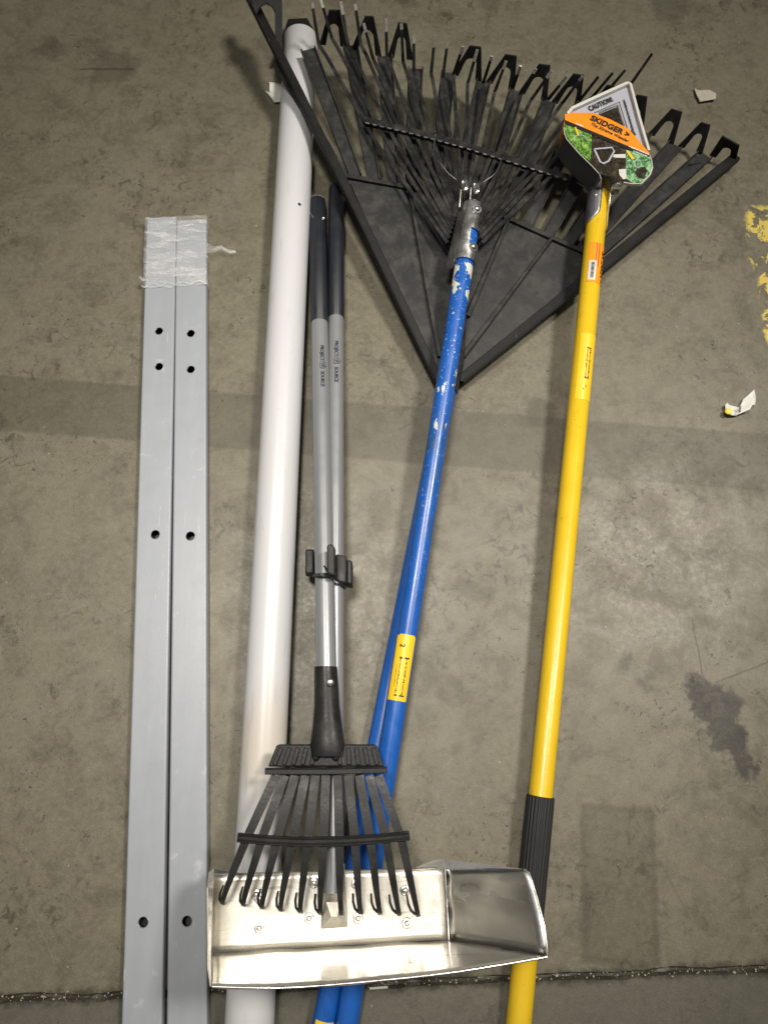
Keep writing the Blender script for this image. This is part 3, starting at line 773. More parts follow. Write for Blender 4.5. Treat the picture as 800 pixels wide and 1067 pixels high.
# ================================================================== scoop (pan with handle)
def build_scoop():
    zl, zr = .057, .044
    root = thing('waste_scoop', P(345, 950, 0), 'bright aluminium scoop pan with silver handle, laid across the pipe and poles', 'scoop')
    th = .0012
    tl, tr = P(223, 911, zl), P(463, 904, zr); bl, br_ = P(221, 993, zl), P(467, 979, zr)
    nrm = (tr-tl).cross(tl-bl).normalized()
    if nrm.z < 0: nrm = -nrm
    def lerp4(u, v): return tl.lerp(tr, u).lerp(bl.lerp(br_, u), v)
    def grid(fn, nu, nv, thick, nn):
        mb = MB(); vs = [fn(i/nu, j/nv) for j in range(nv+1) for i in range(nu+1)]
        m = len(vs); vs2 = [p-nn*thick for p in vs]
        fs = []
        for k in (0, m): fs += [(k+j*(nu+1)+i, k+j*(nu+1)+i+1, k+(j+1)*(nu+1)+i+1, k+(j+1)*(nu+1)+i) for j in range(nv) for i in range(nu)]
        bd = list(range(nu+1))+[j*(nu+1)+nu for j in range(1, nv+1)]+[nv*(nu+1)+i for i in range(nu-1, -1, -1)]+[j*(nu+1) for j in range(nv-1, 0, -1)]
        fs += [(bd[i], bd[(i+1) % len(bd)], m+bd[(i+1) % len(bd)], m+bd[i]) for i in range(len(bd))]
        return mb.add(vs+vs2, fs)
    def back(u, v):
        p = lerp4(u, v); q = .0012*noise.noise(V((u*5, v*3, 1))); return p+nrm*q
    grid(back, 24, 10, th, nrm).build('back_plate', M['pan'], root, smooth=180)
    # front wall (the pan's floor, standing up towards the camera with its bowed lip)
    lip = [P(221.5, 1028, .158), P(300, 1029, .160), P(396, 1021.5, .152), P(480, 1012, .142), P(570, 997, .128)]
    def bez(u):
        x = u*4; i = min(3, int(x)); f = x-i
        g = lambda k: lip[max(0, min(4, k))]
        a, b, c, d = g(i-1), g(i), g(i+1), g(i+2)
        return .5*((2*b)+(c-a)*f+(2*a-5*b+4*c-d)*f*f+(3*b-a-3*c+d)*f**3)
    brf = P(566, 994, .118)
    def front(u, v):
        # bottom line: fold with the back plate, then along the flared side
        return bl.lerp(br_, u).lerp(bez(u), v) + V((0, -.0008, 0))*math.sin(v*3.14)*.8+V((0, .0012*noise.noise(V((u*6, v*2, 4))), 0))
    nf = V((0, 1, .15)).normalized()
    grid(front, 28, 8, -th, -nf).build('pan_floor', M['pan'], root, smooth=180)
    # right flared side with rounded outer corner
    def side_poly():
        pts = [P(463, 904, zr+.0008), P(468, 979.5, zr+.0008), P(570, 997, .127), P(569.5, 985, .127), P(567, 965, .124), P(560, 938, .116), P(554, 918, .110), P(551, 909.5, .108), P(546, 906, .105), P(505, 903.5, .074)]
        return pts
    sp = side_poly(); c = V((0, 0, 0))
    mb = MB(); nn = (sp[1]-sp[0]).cross(sp[2]-sp[0]).normalized()
    if nn.z < 0: nn = -nn
    # subdivided fan between inner edge and outer boundary
    inner = [sp[0].lerp(sp[1], k/8) for k in range(9)]
    outer_b = [sp[8], sp[7], sp[6], sp[6].lerp(sp[5], .5), sp[5], sp[5].lerp(sp[4], .5), sp[4], sp[3], sp[2]]
    NV = 10
    vs = [inner[k].lerp(outer_b[k], j/NV)+nn*(-.0018*math.sin(math.pi*j/NV)+.0010*noise.noise(V((k*.5, j*.4, 9)))) for k in range(9) for j in range(NV+1)]
    m = len(vs); fs = []
    for o in (0, m): fs += [(o+k*(NV+1)+j, o+k*(NV+1)+j+1, o+(k+1)*(NV+1)+j+1, o+(k+1)*(NV+1)+j) for k in range(8) for j in range(NV)]
    bd = [j for j in range(NV+1)]+[k*(NV+1)+NV for k in range(1, 9)]+[8*(NV+1)+j for j in range(NV-1, -1, -1)]+[k*(NV+1) for k in range(7, 0, -1)]
    fs += [(bd[i], bd[(i+1) % len(bd)], m+bd[(i+1) % len(bd)], m+bd[i]) for i in range(len(bd))]
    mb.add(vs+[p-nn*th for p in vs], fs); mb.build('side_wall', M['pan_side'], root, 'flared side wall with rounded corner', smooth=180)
    # left side, nearly edge on
    ls = MB(); ls.prism([tl, bl, P(220.5, 1028, .157), P(217.8, 1010, .15), P(217, 925, .118), P(219, 909, .105), P(223, 905.5, .09)], V((-.0012, 0, 0)))
    ls.build('side_wall', M['pan'], root, 'side wall seen nearly edge on', smooth=0)
    # turned-over tabs behind the back plate corners
    tb = MB(); tb.prism([P(424, 907.5, zr+.002), P(453, 896, zr-.004), P(463, 895.5, zr-.004), P(464, 905.5, zr+.003)], V((0, 0, -.0012)))
    tb.prism([P(464, 896, zr-.004), P(545, 905.5, .10), P(463.5, 905, zr+.002)], V((0, 0, -.0012)))
    tb.build('folded_tab', M['pan'], root, smooth=0)
    tb = MB(); tb.prism([P(223, 906, zl-.004), P(243, 908.5, zl-.004), P(259, 911.5, zl+.001), P(224, 912, zl+.001)], V((0, 0, -.0012)))
    tb.build('folded_tab', M['steel'], root, smooth=0)
    # bright rolled hems
    hm = MB(); hm.tube([bez(k/24) for k in range(25)], .0011, 8)
    hm.tube([sp[2], sp[3], sp[4], sp[5], sp[6], sp[7], sp[8]], .0009, 8)
    hm.tube([P(463.4, 904, zr+.0012), P(467.6, 979, zr+.0012)], .0008, 6)
    hm.tube([tl+nrm*.0005, tr+nrm*.0005], .0008, 6)
    hm.build('rolled_edge', M['chrome'], root, smooth=60)
    # handle
    A, Bq = P(350.5, 197, .0108), P(348, 930, .071)
    pl = Pole(A, Bq, .0096)
    h = pl.tube(0, pl.L, 0, 36).build('handle', M['silver'], root, smooth=60)
    lg = pl.l_at(351.8, 332)
    g = MB(); g.tube([pl.at(-.002), pl.at(-.001), pl.at(.002), pl.at(lg-.001), pl.at(lg)], [.006, .0098, .0106, .0106, .0102], 36)
    g.build('grip', M['grip'], root, 'dark foam grip sleeve', smooth=50)
    brand(pl, pl.l_at(352, 381), .12, h)
    # flattened end riveted to the plate
    fe = MB(); zz = lambda y: zl+(zr-zl)*.52+.002
    pts = [P(336, 930, .070), P(360, 930, .070), P(360, 944, .060), P(362, 966, .0535), P(334, 968, .0535), P(335, 944, .060)]
    fe.prism([P(337, 900, .072), P(359, 900, .072)]+[pts[1], pts[2], pts[3], pts[4], pts[5], pts[0]], V((0, 0, -.003)))
    fe.add([P(340, 940, .068), P(356, 940, .068), P(351, 955, .066), P(345, 955, .066), P(362, 966, .054), P(334, 968, .054)], [(0, 1, 2, 3), (3, 2, 4, 5), (1, 4, 2), (0, 3, 5)])
    fe.build('mounting_foot', M['pan'], root, smooth=0, bevel=.0008)
    for (x, y) in ((270, 967), (267, 932), (270, 936), (322, 957), (373, 957), (371, 921), (327, 920), (422, 928), (424, 962)):
        u = (x-222)/244; z = zl+(zr-zl)*u
        rv = MB(); c = P(x, y, z+.0006); rv.dome(c, nrm, .0050, .0008, 18); rv.dome(c+nrm*.0006, nrm, .0027, .0018, 14); rv.build('rivet', M['chrome'], root, smooth=60)
    return pl, h, root
def brand(pl, l, phi, parent):
    """PROJECT (house mark) SOURCE printed down a handle"""
    mb = MB(); hh = .0058
    pl.wrap(mb, text_geo('PROJECT', hh, .95, .00018), l-.0182, phi)
    pl.wrap(mb, text_geo('SOURCE', hh, .95, .00018), l+.0182, phi)
    def line(pts, w=.0008):
        for (a, b) in zip(pts[:-1], pts[1:]):
            a, b = V((*a, 0)), V((*b, 0)); d = (b-a).normalized(); e = V((-d.y, d.x, 0))*w/2
            pl.wrap(mb, ([a-e-d*w/3, b-e+d*w/3, b+e+d*w/3, a+e-d*w/3], [(0, 1, 2, 3)]), l, phi, .0005)
    # slash, house outline with pitched top and a small P inside (x down the pole, y to the right)
    line([(-.0066, -.0022), (-.0050, .0032)])
    line([(-.0034, -.0030), (-.0034, .0018), (-.0004, .0046), (.0032, .0018), (.0032, -.0022)])
    line([(.0032, -.0022), (-.0012, -.0022)])
    line([(-.0012, -.0008), (-.0012, .0016), (.0010, .0016), (.0010, .0002), (-.0010, .0002)], .0008)
    mb.build('lettering', M['navy'], parent, smooth=0)
SH, SH_obj, SCOOP = build_scoop()
def build_clip():
    pl = SH; root = SCOOP
    c = MB(); l0, l1 = pl.l_at(350, 577), pl.l_at(350, 609)
    # C-shaped grip round the handle, block and thumb wings
    def body(x0, x1, y0, y1, z0, z1, tilt=0):
        a = [P(x0, y0, z1), P(x1, y0+tilt, z1), P(x1, y1+tilt, z1), P(x0, y1, z1)]
        c.prism(a, V((0, 0, z0-z1)))
    body(349.5, 361, 577, 606, .030, .060, 2)
    body(361, 367, 583, 608, .028, .054, 1)
    body(318, 327, 572, 598, .024, .040, 0)
    body(318, 350, 580, 600, .020, .026, 0)
    o = c.build('handle_clip', M['blk'], root, 'black clip holding the two handles together', bevel=.002)
    j = MB(); j.prism([P(340.5, 569, .092), P(344, 566, .092), P(349, 570, .09), P(349, 600, .088), P(341, 597, .09)], V((0, 0, -.012)))
    j.build('clip_jaw', M['blk'], o, bevel=.0015)
build_clip()

# ================================================================== small hand rake that belongs with the scoop
def build_small_rake():
    A, B = P(330.5, 209, .0118), P(340.3, 712, .072)
    pl = Pole(A, B, .0104)
    root = thing('hand_rake', P(340, 860, 0), 'narrow black rake with eleven curved tines and silver handle, resting on the scoop', 'rake')
    h = pl.tube(0, pl.L, 0, 36).build('handle', M['silver'], root, smooth=60)
    lg = pl.l_at(332, 337)
    g = MB(); g.tube([pl.at(-.004), pl.at(-.003), pl.at(-.001), pl.at(.004), pl.at(lg-.001), pl.at(lg)], [.004, .0075, .0098, .0113, .0113, .0108], 36)
    gr = g.build('grip', M['grip'], root, 'dark foam grip sleeve with a wire hanging loop', smooth=50)
    w = MB(); w.tube([P(321.8, 219, .018), P(326, 226, .025), P(331, 229.5, .026), P(337, 229, .024), P(339.5, 226, .02)], .0006, 8); w.dome(P(337, 227.5, .024), V((0, 0, 1)), .0022, .002)
    w.build('hanging_loop', M['wire'], gr, smooth=60)
    brand(pl, pl.l_at(335, 386), .28, h)
    # ferrule
    f = MB(); p = [P(339.3, 695, .0705), P(340, 715, .0725), P(340.5, 735, .076), P(341, 758, .081), P(341, 776, .084), P(341, 788, .085)]
    rr = [.0120, .0124, .0128, .0150, .0172, .0150]
    vs = []; S = 28
    for q, (c, r) in enumerate(zip(p, rr)):
        fl = max(.45, 1-.12*q)
        for k in range(S):
            a = 2*math.pi*k/S; vs.append(c+V((math.cos(a)*r, 0, math.sin(a)*r*fl)))
    fs = [(q*S+k, q*S+(k+1) % S, (q+1)*S+(k+1) % S, (q+1)*S+k) for q in range(len(p)-1) for k in range(S)]
    fs += [tuple(range(S)), tuple((len(p)-1)*S+k for k in range(S))]
    f.add(vs, fs); fo = f.build('ferrule', M['spr'], root, smooth=50)
    b = MB(); b.dome(P(343.5, 711, .0848), V((0, -.1, 1)), .0042, .0028); b.build('screw', M['chrome'], fo, smooth=40)
    # ribbed head plate
    zt = .083
    hp = MB(); hp.prism([P(288, 777, zt), P(291, 775.5, zt), P(390, 775.5, zt), P(393, 778, zt), P(400, 799, zt), P(279, 799, zt)], V((0, 0, -.006)))
    pl_o = hp.build('head_plate', M['spr'], root, smooth=0, bevel=.0015)
    rb = MB()
    for k in range(12):
        u = (k+.5)/12; a = P(289+104*u, 779, zt+.0008); c = P(281+117*u, 797, zt+.0008)
        if 4 < k < 7: continue
        rb = MB(); rb.ribbon([a, c], .0045, .0026); rb.build('rib', M['spr'], pl_o, bevel=.0008)
    for (x, y) in ((329, 789), (350, 789)):
        d = MB(); d.dome(P(x, y, zt+.001), V((0, 0, 1)), .004, .003); d.build('bolt', M['spr'], pl_o, smooth=50)
    for (x, y) in ((373, 786), (382, 786), (290, 788), (300, 788)):
        d = MB(); d.dome(P(x, y, zt+.0022), V((0, 0, 1)), .0011, .0004); d.build('bolt', M['ink'], pl_o, smooth=50)
    b1 = MB(); b1.ribbon([P(276.5, 803.5, .087), P(341, 803.5, .088), P(403, 802, .087)], .0062, .006)
    b1.ribbon([P(276.5, 801.2, .0905), P(341, 801.2, .0915), P(403, 799.8, .0905)], .0014, .0016)
    b1.build('crossbar', M['spr'], root, 'straight upper crossbar', bevel=.001)
    q2 = [(247.5, 872.5), (280, 875.5), (320, 877), (360, 876), (400, 873.5), (426.5, 870.5)]
    b2 = MB(); b2.ribbon([P(x, y, .092) for x, y in q2], .0085, .005)
    b2.ribbon([P(x, y-2.6, .0955) for x, y in q2], .0016, .002); b2.ribbon([P(x, y+2.6, .0955) for x, y in q2], .0016, .002)
    b2.build('crossbar', M['spr'], root, 'bowed lower crossbar', bevel=.001)
    x1 = [163, 183, 205, 228, 250, 273, 298, 322, 346, 368, 388]; xe = [44, 90, 131, 172, 215, 259, 305, 347, 389, 431, 472]
    ye = [384, 388, 394, 399, 403, 406, 407, 405, 405, 407, 409]
    for i in range(11):
        a = (x1[i]/2.105+210, 808); m = ((97+34.2*i)/2.105+210, 876); e = (xe[i]/2.105+210+1.5, ye[i]/2.105+760)
        zp = .057-.013*(e[0]-222)/244
        A0, Mi, E = P(*a, .086), P(*m, .090), P(*e, zp+.008)
        d = E-Mi; pts = [A0, A0.lerp(Mi, .5)+V((0, 0, .0005)), Mi]; nr = [V((0, 0, 1))]*3
        fl = V((d.x, d.y, 0)); ln = fl.length; fd = fl/ln
        zt_, zb = Mi.z, zp+.0012
        hgt = zt_-zb
        for k in range(1, 17):
            u = k/16; v = max(0.0, (u-.30)/.70); pp = Mi+fd*(ln*(1-(1-u)**1.25)); v2 = min(1.0, v)
            pp.z = zt_-.002*u-(hgt-.002)*(1-math.sqrt(max(0.0, 1-v2**2.2)))
            pts.append(pp)
        nr = nr[:3]
        for k in range(3, len(pts)):
            d_ = (pts[min(k+1, len(pts)-1)]-pts[k-1]).normalized(); sd = d_.cross(V((0, 0, 1))).normalized(); nr.append(sd.cross(d_).normalized())
        e0 = pts[-1]; lf = V((-1, 0, 0))  # added return strip in place of the tine's reflection on the plate
        for a_, l_, z_ in ((.0006, .0030, .0), (.0035, .0060, .0010), (.010, .0074, .0035), (.018, .0070, .0070)):
            pts.append(e0-fd*a_+lf*l_+V((0, 0, z_))); nr.append((V((0, 0, 1))+lf*.8).normalized())
        mb = MB(); mb.ribbon(pts, [.0085, .0085, .0083]+[.0078, .0076, .0074, .0072, .0070, .0068, .0064, .0060, .0056, .0052, .0049, .0046, .0044, .0042, .0040, .0038]+[.0026, .0018, .0014, .0009], .0016, nrms=nr)
        mb.build('tine', M['spr'], root, smooth=35)
build_small_rake()
# cable tie round the two handles
def build_tie():
    a = SH; mb = MB()
    pts = [P(326, 600, .055), P(328.5, 599.5, .072), P(334, 598.5, .0805), P(342, 598.5, .0795), P(347, 600.5, .074), P(353, 606, .066), P(358, 610.5, .058), P(360, 613, .045), P(356, 612, .034), P(340, 606, .040), P(328, 602, .046), P(326, 600, .055)]
    mb.ribbon(pts, .003, .0013, nrms=[(q-P(342, 604, .055)).normalized() for q in pts])
    mb.tube([P(343, 598.5, .082), P(347, 597, .082), P(349, 600, .080), P(345, 601, .081)], .0022, 8)
    mb.tube([P(344, 598, .083), P(340, 593, .088), P(337.5, 589.5, .092)], [.0015, .0014, .0008], 8)
    tag(mb.build('cable_tie', M['blk'], smooth=50), 'thin black cable tie knotted round the two silver handles', 'cable tie')
build_tie()

# ================================================================== yellow weeder
def build_weeder():
    A, B = P(624.8, 190, .058), P(540.6, 1060, .0135)
    B = B+(B-A).normalized()*.16
    pl = Pole(A, B, .0124)
    root = thing('weeding_tool', P(590, 560, 0), 'yellow pole weeder with orange card sleeve on its head', 'weeder')
    n = 2
    h = MB().tube([pl.at(-.001), pl.at(.0), pl.at(.002), pl.at(pl.L)], [.006, .011, .0124, .0124], 40).build('handle', M['yel'], root, smooth=50)
    # ribbed rubber grip
    l0 = pl.l_at(563, 829); l1 = pl.l_at(546, 985); g = MB(); S = 96; vs = []
    for l, dr in ((l0, .0004), (l0+.001, .0016), (l1, .0016), (l1+.001, .0002)):
        for k in range(S):
            a = 2*math.pi*k/S; vs.append(pl.surf(l, a, dr+(.0006 if k % 4 < 2 else 0)))
    g.add(vs, [(q*S+k, q*S+(k+1) % S, (q+1)*S+(k+1) % S, (q+1)*S+k) for q in range(3) for k in range(S)])
    g.build('grip', M['rubber'], root, smooth=25)
    # orange sticker with barcode and black lettering
    l0, l1 = pl.l_at(616, 258), pl.l_at(611.5, 299)
    st = MB(); pl.patch(st, l0, l1, -.62, 1.9, .0003, 8, 20); so = st.build('sticker', M['stick'], h, 'orange sticker', smooth=60)
    tx = MB(); pl.wrap(tx, text_geo('SKIDGER >', .0098, .92, .0003), (l0+l1)/2+.004, 1.02, .0006); tx.build('lettering', M['ink'], so, smooth=0)
    rd = MB(); rn = random.Random(4)
    for ph, a, b in ((.12, .02, .62), (.38, .02, .6)):
        l = l0+(l1-l0)*a
        while l < l0+(l1-l0)*b:
            wd = rn.uniform(.0006, .0014); pl.wrap(rd, rect_geo(0, -.0007, wd, .0007), l, ph, .0006); l += wd+.0005
    rd.build('small_print', M['red'], so, smooth=0)
    wl = MB(); pl.patch(wl, l0+(l1-l0)*.47, l0+(l1-l0)*.96, -.52, .22, .0006, 4, 8); wo = wl.build('price_label', M['white'], so, 'small white barcode label', smooth=60)
    bc = MB(); l = l0+(l1-l0)*.52
    while l < l0+(l1-l0)*.9:
        wd = rn.uniform(.0004, .0011); pl.wrap(bc, rect_geo(0, -.0018, wd, .0018, 1, 3), l, -.12, .0010); l += wd+rn.uniform(.0005, .001)
    bc.build('barcode', M['navy'], wo, smooth=0)
    # second, mostly yellow sticker with black print
    l0, l1 = pl.l_at(608, 352), pl.l_at(602, 420)
    st = MB(); pl.patch(st, l0, l1, -.62, 1.2, .0003, 8, 14); so = st.build('sticker', M['ystick'], h, 'yellow sticker with black print', smooth=60)
    tx = MB(); la, lb = pl.l_at(608, 367), pl.l_at(604, 397)
    for q in (la-.0008, lb): pl.wrap(tx, rect_geo(0, -.0028, .0014, .0028, 1, 3), q, .30, .0006)
    for ph, w in ((.46, .0024), (.16, .002)):
        l = la+.0015
        while l < lb:
            wd = rn.uniform(.0003, .0009); k = w*rn.uniform(.3, 1); pl.wrap(tx, rect_geo(0, -k/2, wd, k/2, 1, 2), l, ph, .0006); l += wd+rn.uniform(.0003, .0008)
    for q in (.0, .002, .0045): pl.wrap(tx, rect_geo(0, -.0006, .0012, .0006), lb+.010+q, .3-.2*(q > .004), .0006)
    tx.build('lettering', M['ink'], so, smooth=0)
    # ---------------- head: steel stirrup blade inside a card sleeve
    ZT = .092; DEP = .036
    def Z(zx, zy, dz=0.0): return P(570+zx/6.154, 70+zy/6.154, ZT+dz)
    dn = V((0, 0, -1))
    # left boundary of the sleeve, top edge to pole
    left = [(118, 305), (108, 345), (105, 385), (108, 425), (124, 462), (152, 495), (195, 545), (240, 590), (288, 636), (330, 682)]
    def wall(pts, mat, name, dep=DEP, parent=root, label=None):
        mb = MB(); tp = [Z(*q) for q in pts]; k = len(tp)
        vs = tp+[q+dn*dep for q in tp]; inn = V((.0012, 0, 0))
        vs += [q+inn for q in vs]
        fs = [(i, i+1, k+i+1, k+i) for i in range(k-1)]+[(2*k+i, 2*k+i+1, 3*k+i+1, 3*k+i) for i in range(k-1)]
        fs += [(i, i+1, 2*k+i+1, 2*k+i) for i in range(k-1)]+[(k+i, k+i+1, 3*k+i+1, 3*k+i) for i in range(k-1)]
        fs += [(0, k, 3*k, 2*k), (k-1, 2*k-1, 4*k-1, 3*k-1)]
        mb.add(vs, fs); return mb.build(name, mat, parent, label, smooth=60)
    blade = wall(left[2:], M['arm'], 'blade_arm', label='dark steel arm bending down to the pole')
    # straps along the pole
    lt = pl.l_at(624, 192); le = pl.l_at(620, 236)
    sp = MB(); NXs = 10; vs = []
    for i in range(NXs+1):
        u = i/NXs; l = lt-.006+(le-lt+.006)*u
        hi = .08 if u < .75 else .08-1.0*((u-.75)/.25)**2
        for j in range(9):
            ph = -2.0+(hi+2.0)*j/8; vs.append(pl.surf(l, ph, .0016))
    sp.add(vs, [(i*9+j, i*9+j+1, (i+1)*9+j+1, (i+1)*9+j) for i in range(NXs) for j in range(8)])
    so = sp.build('blade_strap', M['steel'], root, smooth=60); m_ = so.modifiers.new('thick', 'SOLIDIFY'); m_.thickness = .0014
    for l_ in (.008, .026):
        d = MB(); d.dome(pl.surf(lt+l_, -.5, .0016), (pl.s*math.sin(-.5)+pl.n*math.cos(-.5)), .0022, .0012); d.build('rivet', M['chrome'], so)
    # link from the side wall to the strap
    lk = MB(); lk.prism([Z(330, 682), Z(342, 720), P(625, 196, .072), P(612, 196, .066), P(600, 190, .055), Z(330, 682)+dn*DEP], V((.0014, 0, 0)))
    lk.build('blade_arm', M['steel'], root, smooth=0)
    ra = MB(); rp = [Z(486, 738, -.002), P(641, 190.5, .086), P(637.5, 192.5, .083), P(635.5, 196, .078), P(634.5, 210, .07), P(632, 236, .062)]
    k = len(rp); vs = rp+[q+dn*.02 for q in rp]; ra.add(vs, [(i, i+1, k+i+1, k+i) for i in range(k-1)])
    ro = ra.build('blade_arm', M['wire'], root, 'second steel arm seen edge on', smooth=60); m_ = ro.modifiers.new('thick', 'SOLIDIFY'); m_.thickness = .0013
    # card sleeve
    rt = [(652, 560), (668, 600), (672, 640), (655, 690), (600, 745), (545, 748), (488, 738)]
    face = [(118, 345)]+left[2:]+[(400, 700), (488, 736)]+rt[::-1][1:]
    fc = MB(); fc.prism([Z(*q) for q in face], dn*.0012); sleeve = fc.build('card_sleeve', M['dcard'], root, smooth=0)
    wall([(128, 298)]+left[:4], M['orange'], 'sleeve_flap', .026, sleeve)
    bt = [(672, 640), (655, 690), (600, 745), (545, 748), (488, 738)]
    wall(bt, M['white'], 'sleeve_edge', .004, sleeve)
    ed = MB(); ed.tube([Z(*q, .0004) for q in left[2:]], .0005, 6); ed.tube([Z(*q, .0004) for q in rt], .0006, 6); ed.build('sleeve_edge', M['white'], sleeve)
    og = MB(); og.prism([Z(*q, .0012) for q in ((112, 302), (150, 292), (292, 292), (405, 335), (522, 396), (652, 548), (655, 562), (112, 338))], dn*.0012)
    orange = og.build('title_panel', M['orange'], sleeve, 'orange title panel', smooth=0)
    bb = MB(); bb.prism([Z(*q, .0009) for q in ((112, 334), (655, 555), (655, 575), (520, 528), (112, 362))], dn*.0006); bb.build('title_band', M['kard'], sleeve, smooth=0)
    # lettering along a slanted line
    def flat_text(body, size, c, d, dz, mat, parent, name='lettering', bold=0.0, spacing=1.0, shear=0.0, tall=1.0):
        c3 = Z(*c, dz); q = Z(c[0]+d[0]*40, c[1]+d[1]*40, dz); ex = (q-c3).normalized(); ey = V((0, 0, 1)).cross(ex).normalized()
        vs, fs = text_geo(body, size, spacing, bold)
        mb = MB(); mb.add([c3+ex*(v.x+shear*v.y)+ey*v.y*tall for v in vs], fs); return mb.build(name, mat, parent, smooth=0)
    flat_text('SKIDGER >', .0112, (402, 380), (1, .47), .0018, M['ink'], orange, bold=.0005, spacing=1.0)
    flat_text('The Xtreme Weeder', .0058, (400, 418), (1, .47), .0018, M['ink'], orange, bold=.00018, shear=.2, spacing=1.05)
    wk = MB(); rn = random.Random(9)
    def ticks(mb, c0, c1, h, dz, step=8):
        L_ = math.hypot(c1[0]-c0[0], c1[1]-c0[1]); d = ((c1[0]-c0[0])/L_, (c1[1]-c0[1])/L_); x = 0
        while x < L_:
            w = rn.uniform(.45, .8)*step; k = h*rn.uniform(.6, 1)
            q = [(c0[0]+d[0]*(x+a)-d[1]*b, c0[1]+d[1]*(x+a)+d[0]*b) for a, b in ((0, -k/2), (w, -k/2), (w, k/2), (0, k/2))]
            mb.add([Z(*p_, dz) for p_ in q], [(0, 1, 2, 3)]); x += step
    ticks(wk, (185, 360), (228, 378), 10, .0013, 7); wk.build('small_print', M['wink'], sleeve, smooth=0); wk = MB(); ticks(wk, (525, 508), (650, 560), 9, .0013, 8); ticks(wk, (550, 536), (640, 572), 8, .0013, 7)
    wk.build('small_print', M['wink'], sleeve, smooth=0)
    def pic(poly, mat, name, dz=.0005, par=sleeve, label=None):
        mb = MB(); mb.prism([Z(*q, dz) for q in poly], dn*.0005); return mb.build(name, mat, par, label, smooth=0)
    gp = pic([(112, 358), (284, 426), (281, 520), (278, 602), (240, 582), (195, 535), (155, 487), (128, 455), (111, 420)], M['leaf'], 'printed_picture', label='picture of a weeder in green grass')
    tb = MB(); tb.ribbon([Z(178, 385, .0008), Z(198, 435, .0008)], .0022, .0003); tb.build('printed_handle', M['ystick'], gp, smooth=0)
    rg = MB(); rg.tube([Z(198+42*math.cos(a)+10, 468-32*math.sin(a), .0008) for a in [math.pi*k/14 for k in range(15)]], .0006, 6); rg.build('printed_blade', M['lilac'], gp)
    sp_ = pic([(505, 530), (560, 545), (655, 578), (670, 620), (668, 650), (652, 688), (600, 738), (548, 742), (503, 716)], M['leaf2'], 'printed_picture', label='picture of a weeder by a leafy shrub')
    pic([(575, 640), (625, 640), (640, 665), (620, 715), (585, 710), (560, 680)], M['dcard'], 'printed_hole', .0009, sp_)
    tb = MB(); tb.ribbon([Z(515, 540, .0009), Z(550, 590, .0009)], .0035, .0003); tb.build('printed_handle', M['ystick'], sp_, smooth=0)
    rg = MB(); rg.tube([Z(590-38*math.sin(a), 620-26*math.cos(a), .0009) for a in [math.pi*k/12 for k in range(13)]], .0006, 6); rg.build('printed_blade', M['lilac'], sp_)
    mp = MB()
    ring = [(300, 525), (415, 515), (428, 540), (392, 602), (360, 618), (338, 606), (300, 525)]
    mp.ribbon([Z(*q, .0007) for q in ring], .0022, .0004); mp.build('printed_blade', M['lilac'], sleeve, smooth=0)
    pic([(425, 560), (500, 556), (503, 582), (440, 580), (422, 575)], M['white'], 'printed_glove')
    pic([(458, 655), (505, 652), (508, 715), (485, 718), (462, 690)], M['white'], 'printed_glove')
    fl = pic([(308, 415), (330, 412), (342, 430), (330, 450), (310, 446)], M['ystick'], 'printed_flower')
    # caution card in the loop of the blade
    DZ = -.004
    card = MB(); card.prism([Z(*q, DZ) for q in ((126, 302), (160, 262), (512, 108), (528, 120), (645, 545), (520, 400), (290, 296))], dn*.001)
    cd = card.build('warning_card', M['lilac'], sleeve, 'pale grey caution card', smooth=0)
    wb = MB()
    wb.ribbon([Z(*q, -.001) for q in ((128, 304), (158, 268), (332, 187), (512, 106))], .0042, .005)
    wb.ribbon([Z(*q, -.001) for q in ((508, 104), (530, 114), (584, 320), (648, 540))], .0036, .005)
    wb.build('card_border', M['white'], cd, smooth=0, bevel=.0008)
    flat_text('CAUTION!', .0068, (342, 236), (1, -.44), DZ+.0012, M['ink'], cd, bold=.00028, spacing=1.12, tall=1.5)
    dp = MB(); dp.prism([Z(*q, DZ+.0008) for q in ((322, 305), (455, 250), (488, 372), (405, 338))], dn*.0006); dpo = dp.build('warning_picture', M['dcard'], cd, smooth=0)
    fr = MB(); fr.ribbon([Z(*q, DZ+.0009) for q in ((300, 292), (462, 222), (512, 388))], .0009, .0006); fr.ribbon([Z(*q, DZ+.0008) for q in ((330, 292), (450, 242), (492, 375))], .0022, .0006); fr.build('picture_frame', M['steel'], cd, smooth=0)
    tk = MB(); ticks(tk, (490, 208), (556, 430), 17, DZ+.0012, 8.5); ticks(tk, (540, 400), (562, 436), 22, DZ+.0013, 9); tk.build('small_print', M['ink'], cd, smooth=0)
    return pl
build_weeder()

# ================================================================== litter
def scrap(name, pts, mat, lift, label, cat):
    mb = MB(); K = len(pts); c = sum((V((*p, 0)) for p in pts), V())/K
    vs = []
    rings = 4
    for j in range(rings+1):
        for i, p in enumerate(pts):
            q = c.lerp(V((*p, 0)), j/rings); w = P(q.x, q.y, .001)
            w.z = .0015+lift*(.5+noise.noise(V((q.x*.12, q.y*.12, 3)))*.9)*(.3+.7*j/rings); w.z = max(w.z, .001); vs.append(w)
    fs = [(j*K+i, j*K+(i+1) % K, (j+1)*K+(i+1) % K, (j+1)*K+i) for j in range(rings) for i in range(K)]
    mb.add(vs, fs); o = mb.build(name, mat, smooth=30)
    m = o.modifiers.new('thick', 'SOLIDIFY'); m.thickness = .0006
    return tag(o, label, cat) if label else o
def z6(pts): return [(740+x/13.33, 400+y/13.33) for x, y in pts]
r6 = thing('paper_scrap', P(770, 425), 'curled white paper scrap with a yellow patch lying on the floor by itself', 'paper scrap')
def sub(o):
    o.parent = r6; o.location = o.location-r6.location; return o
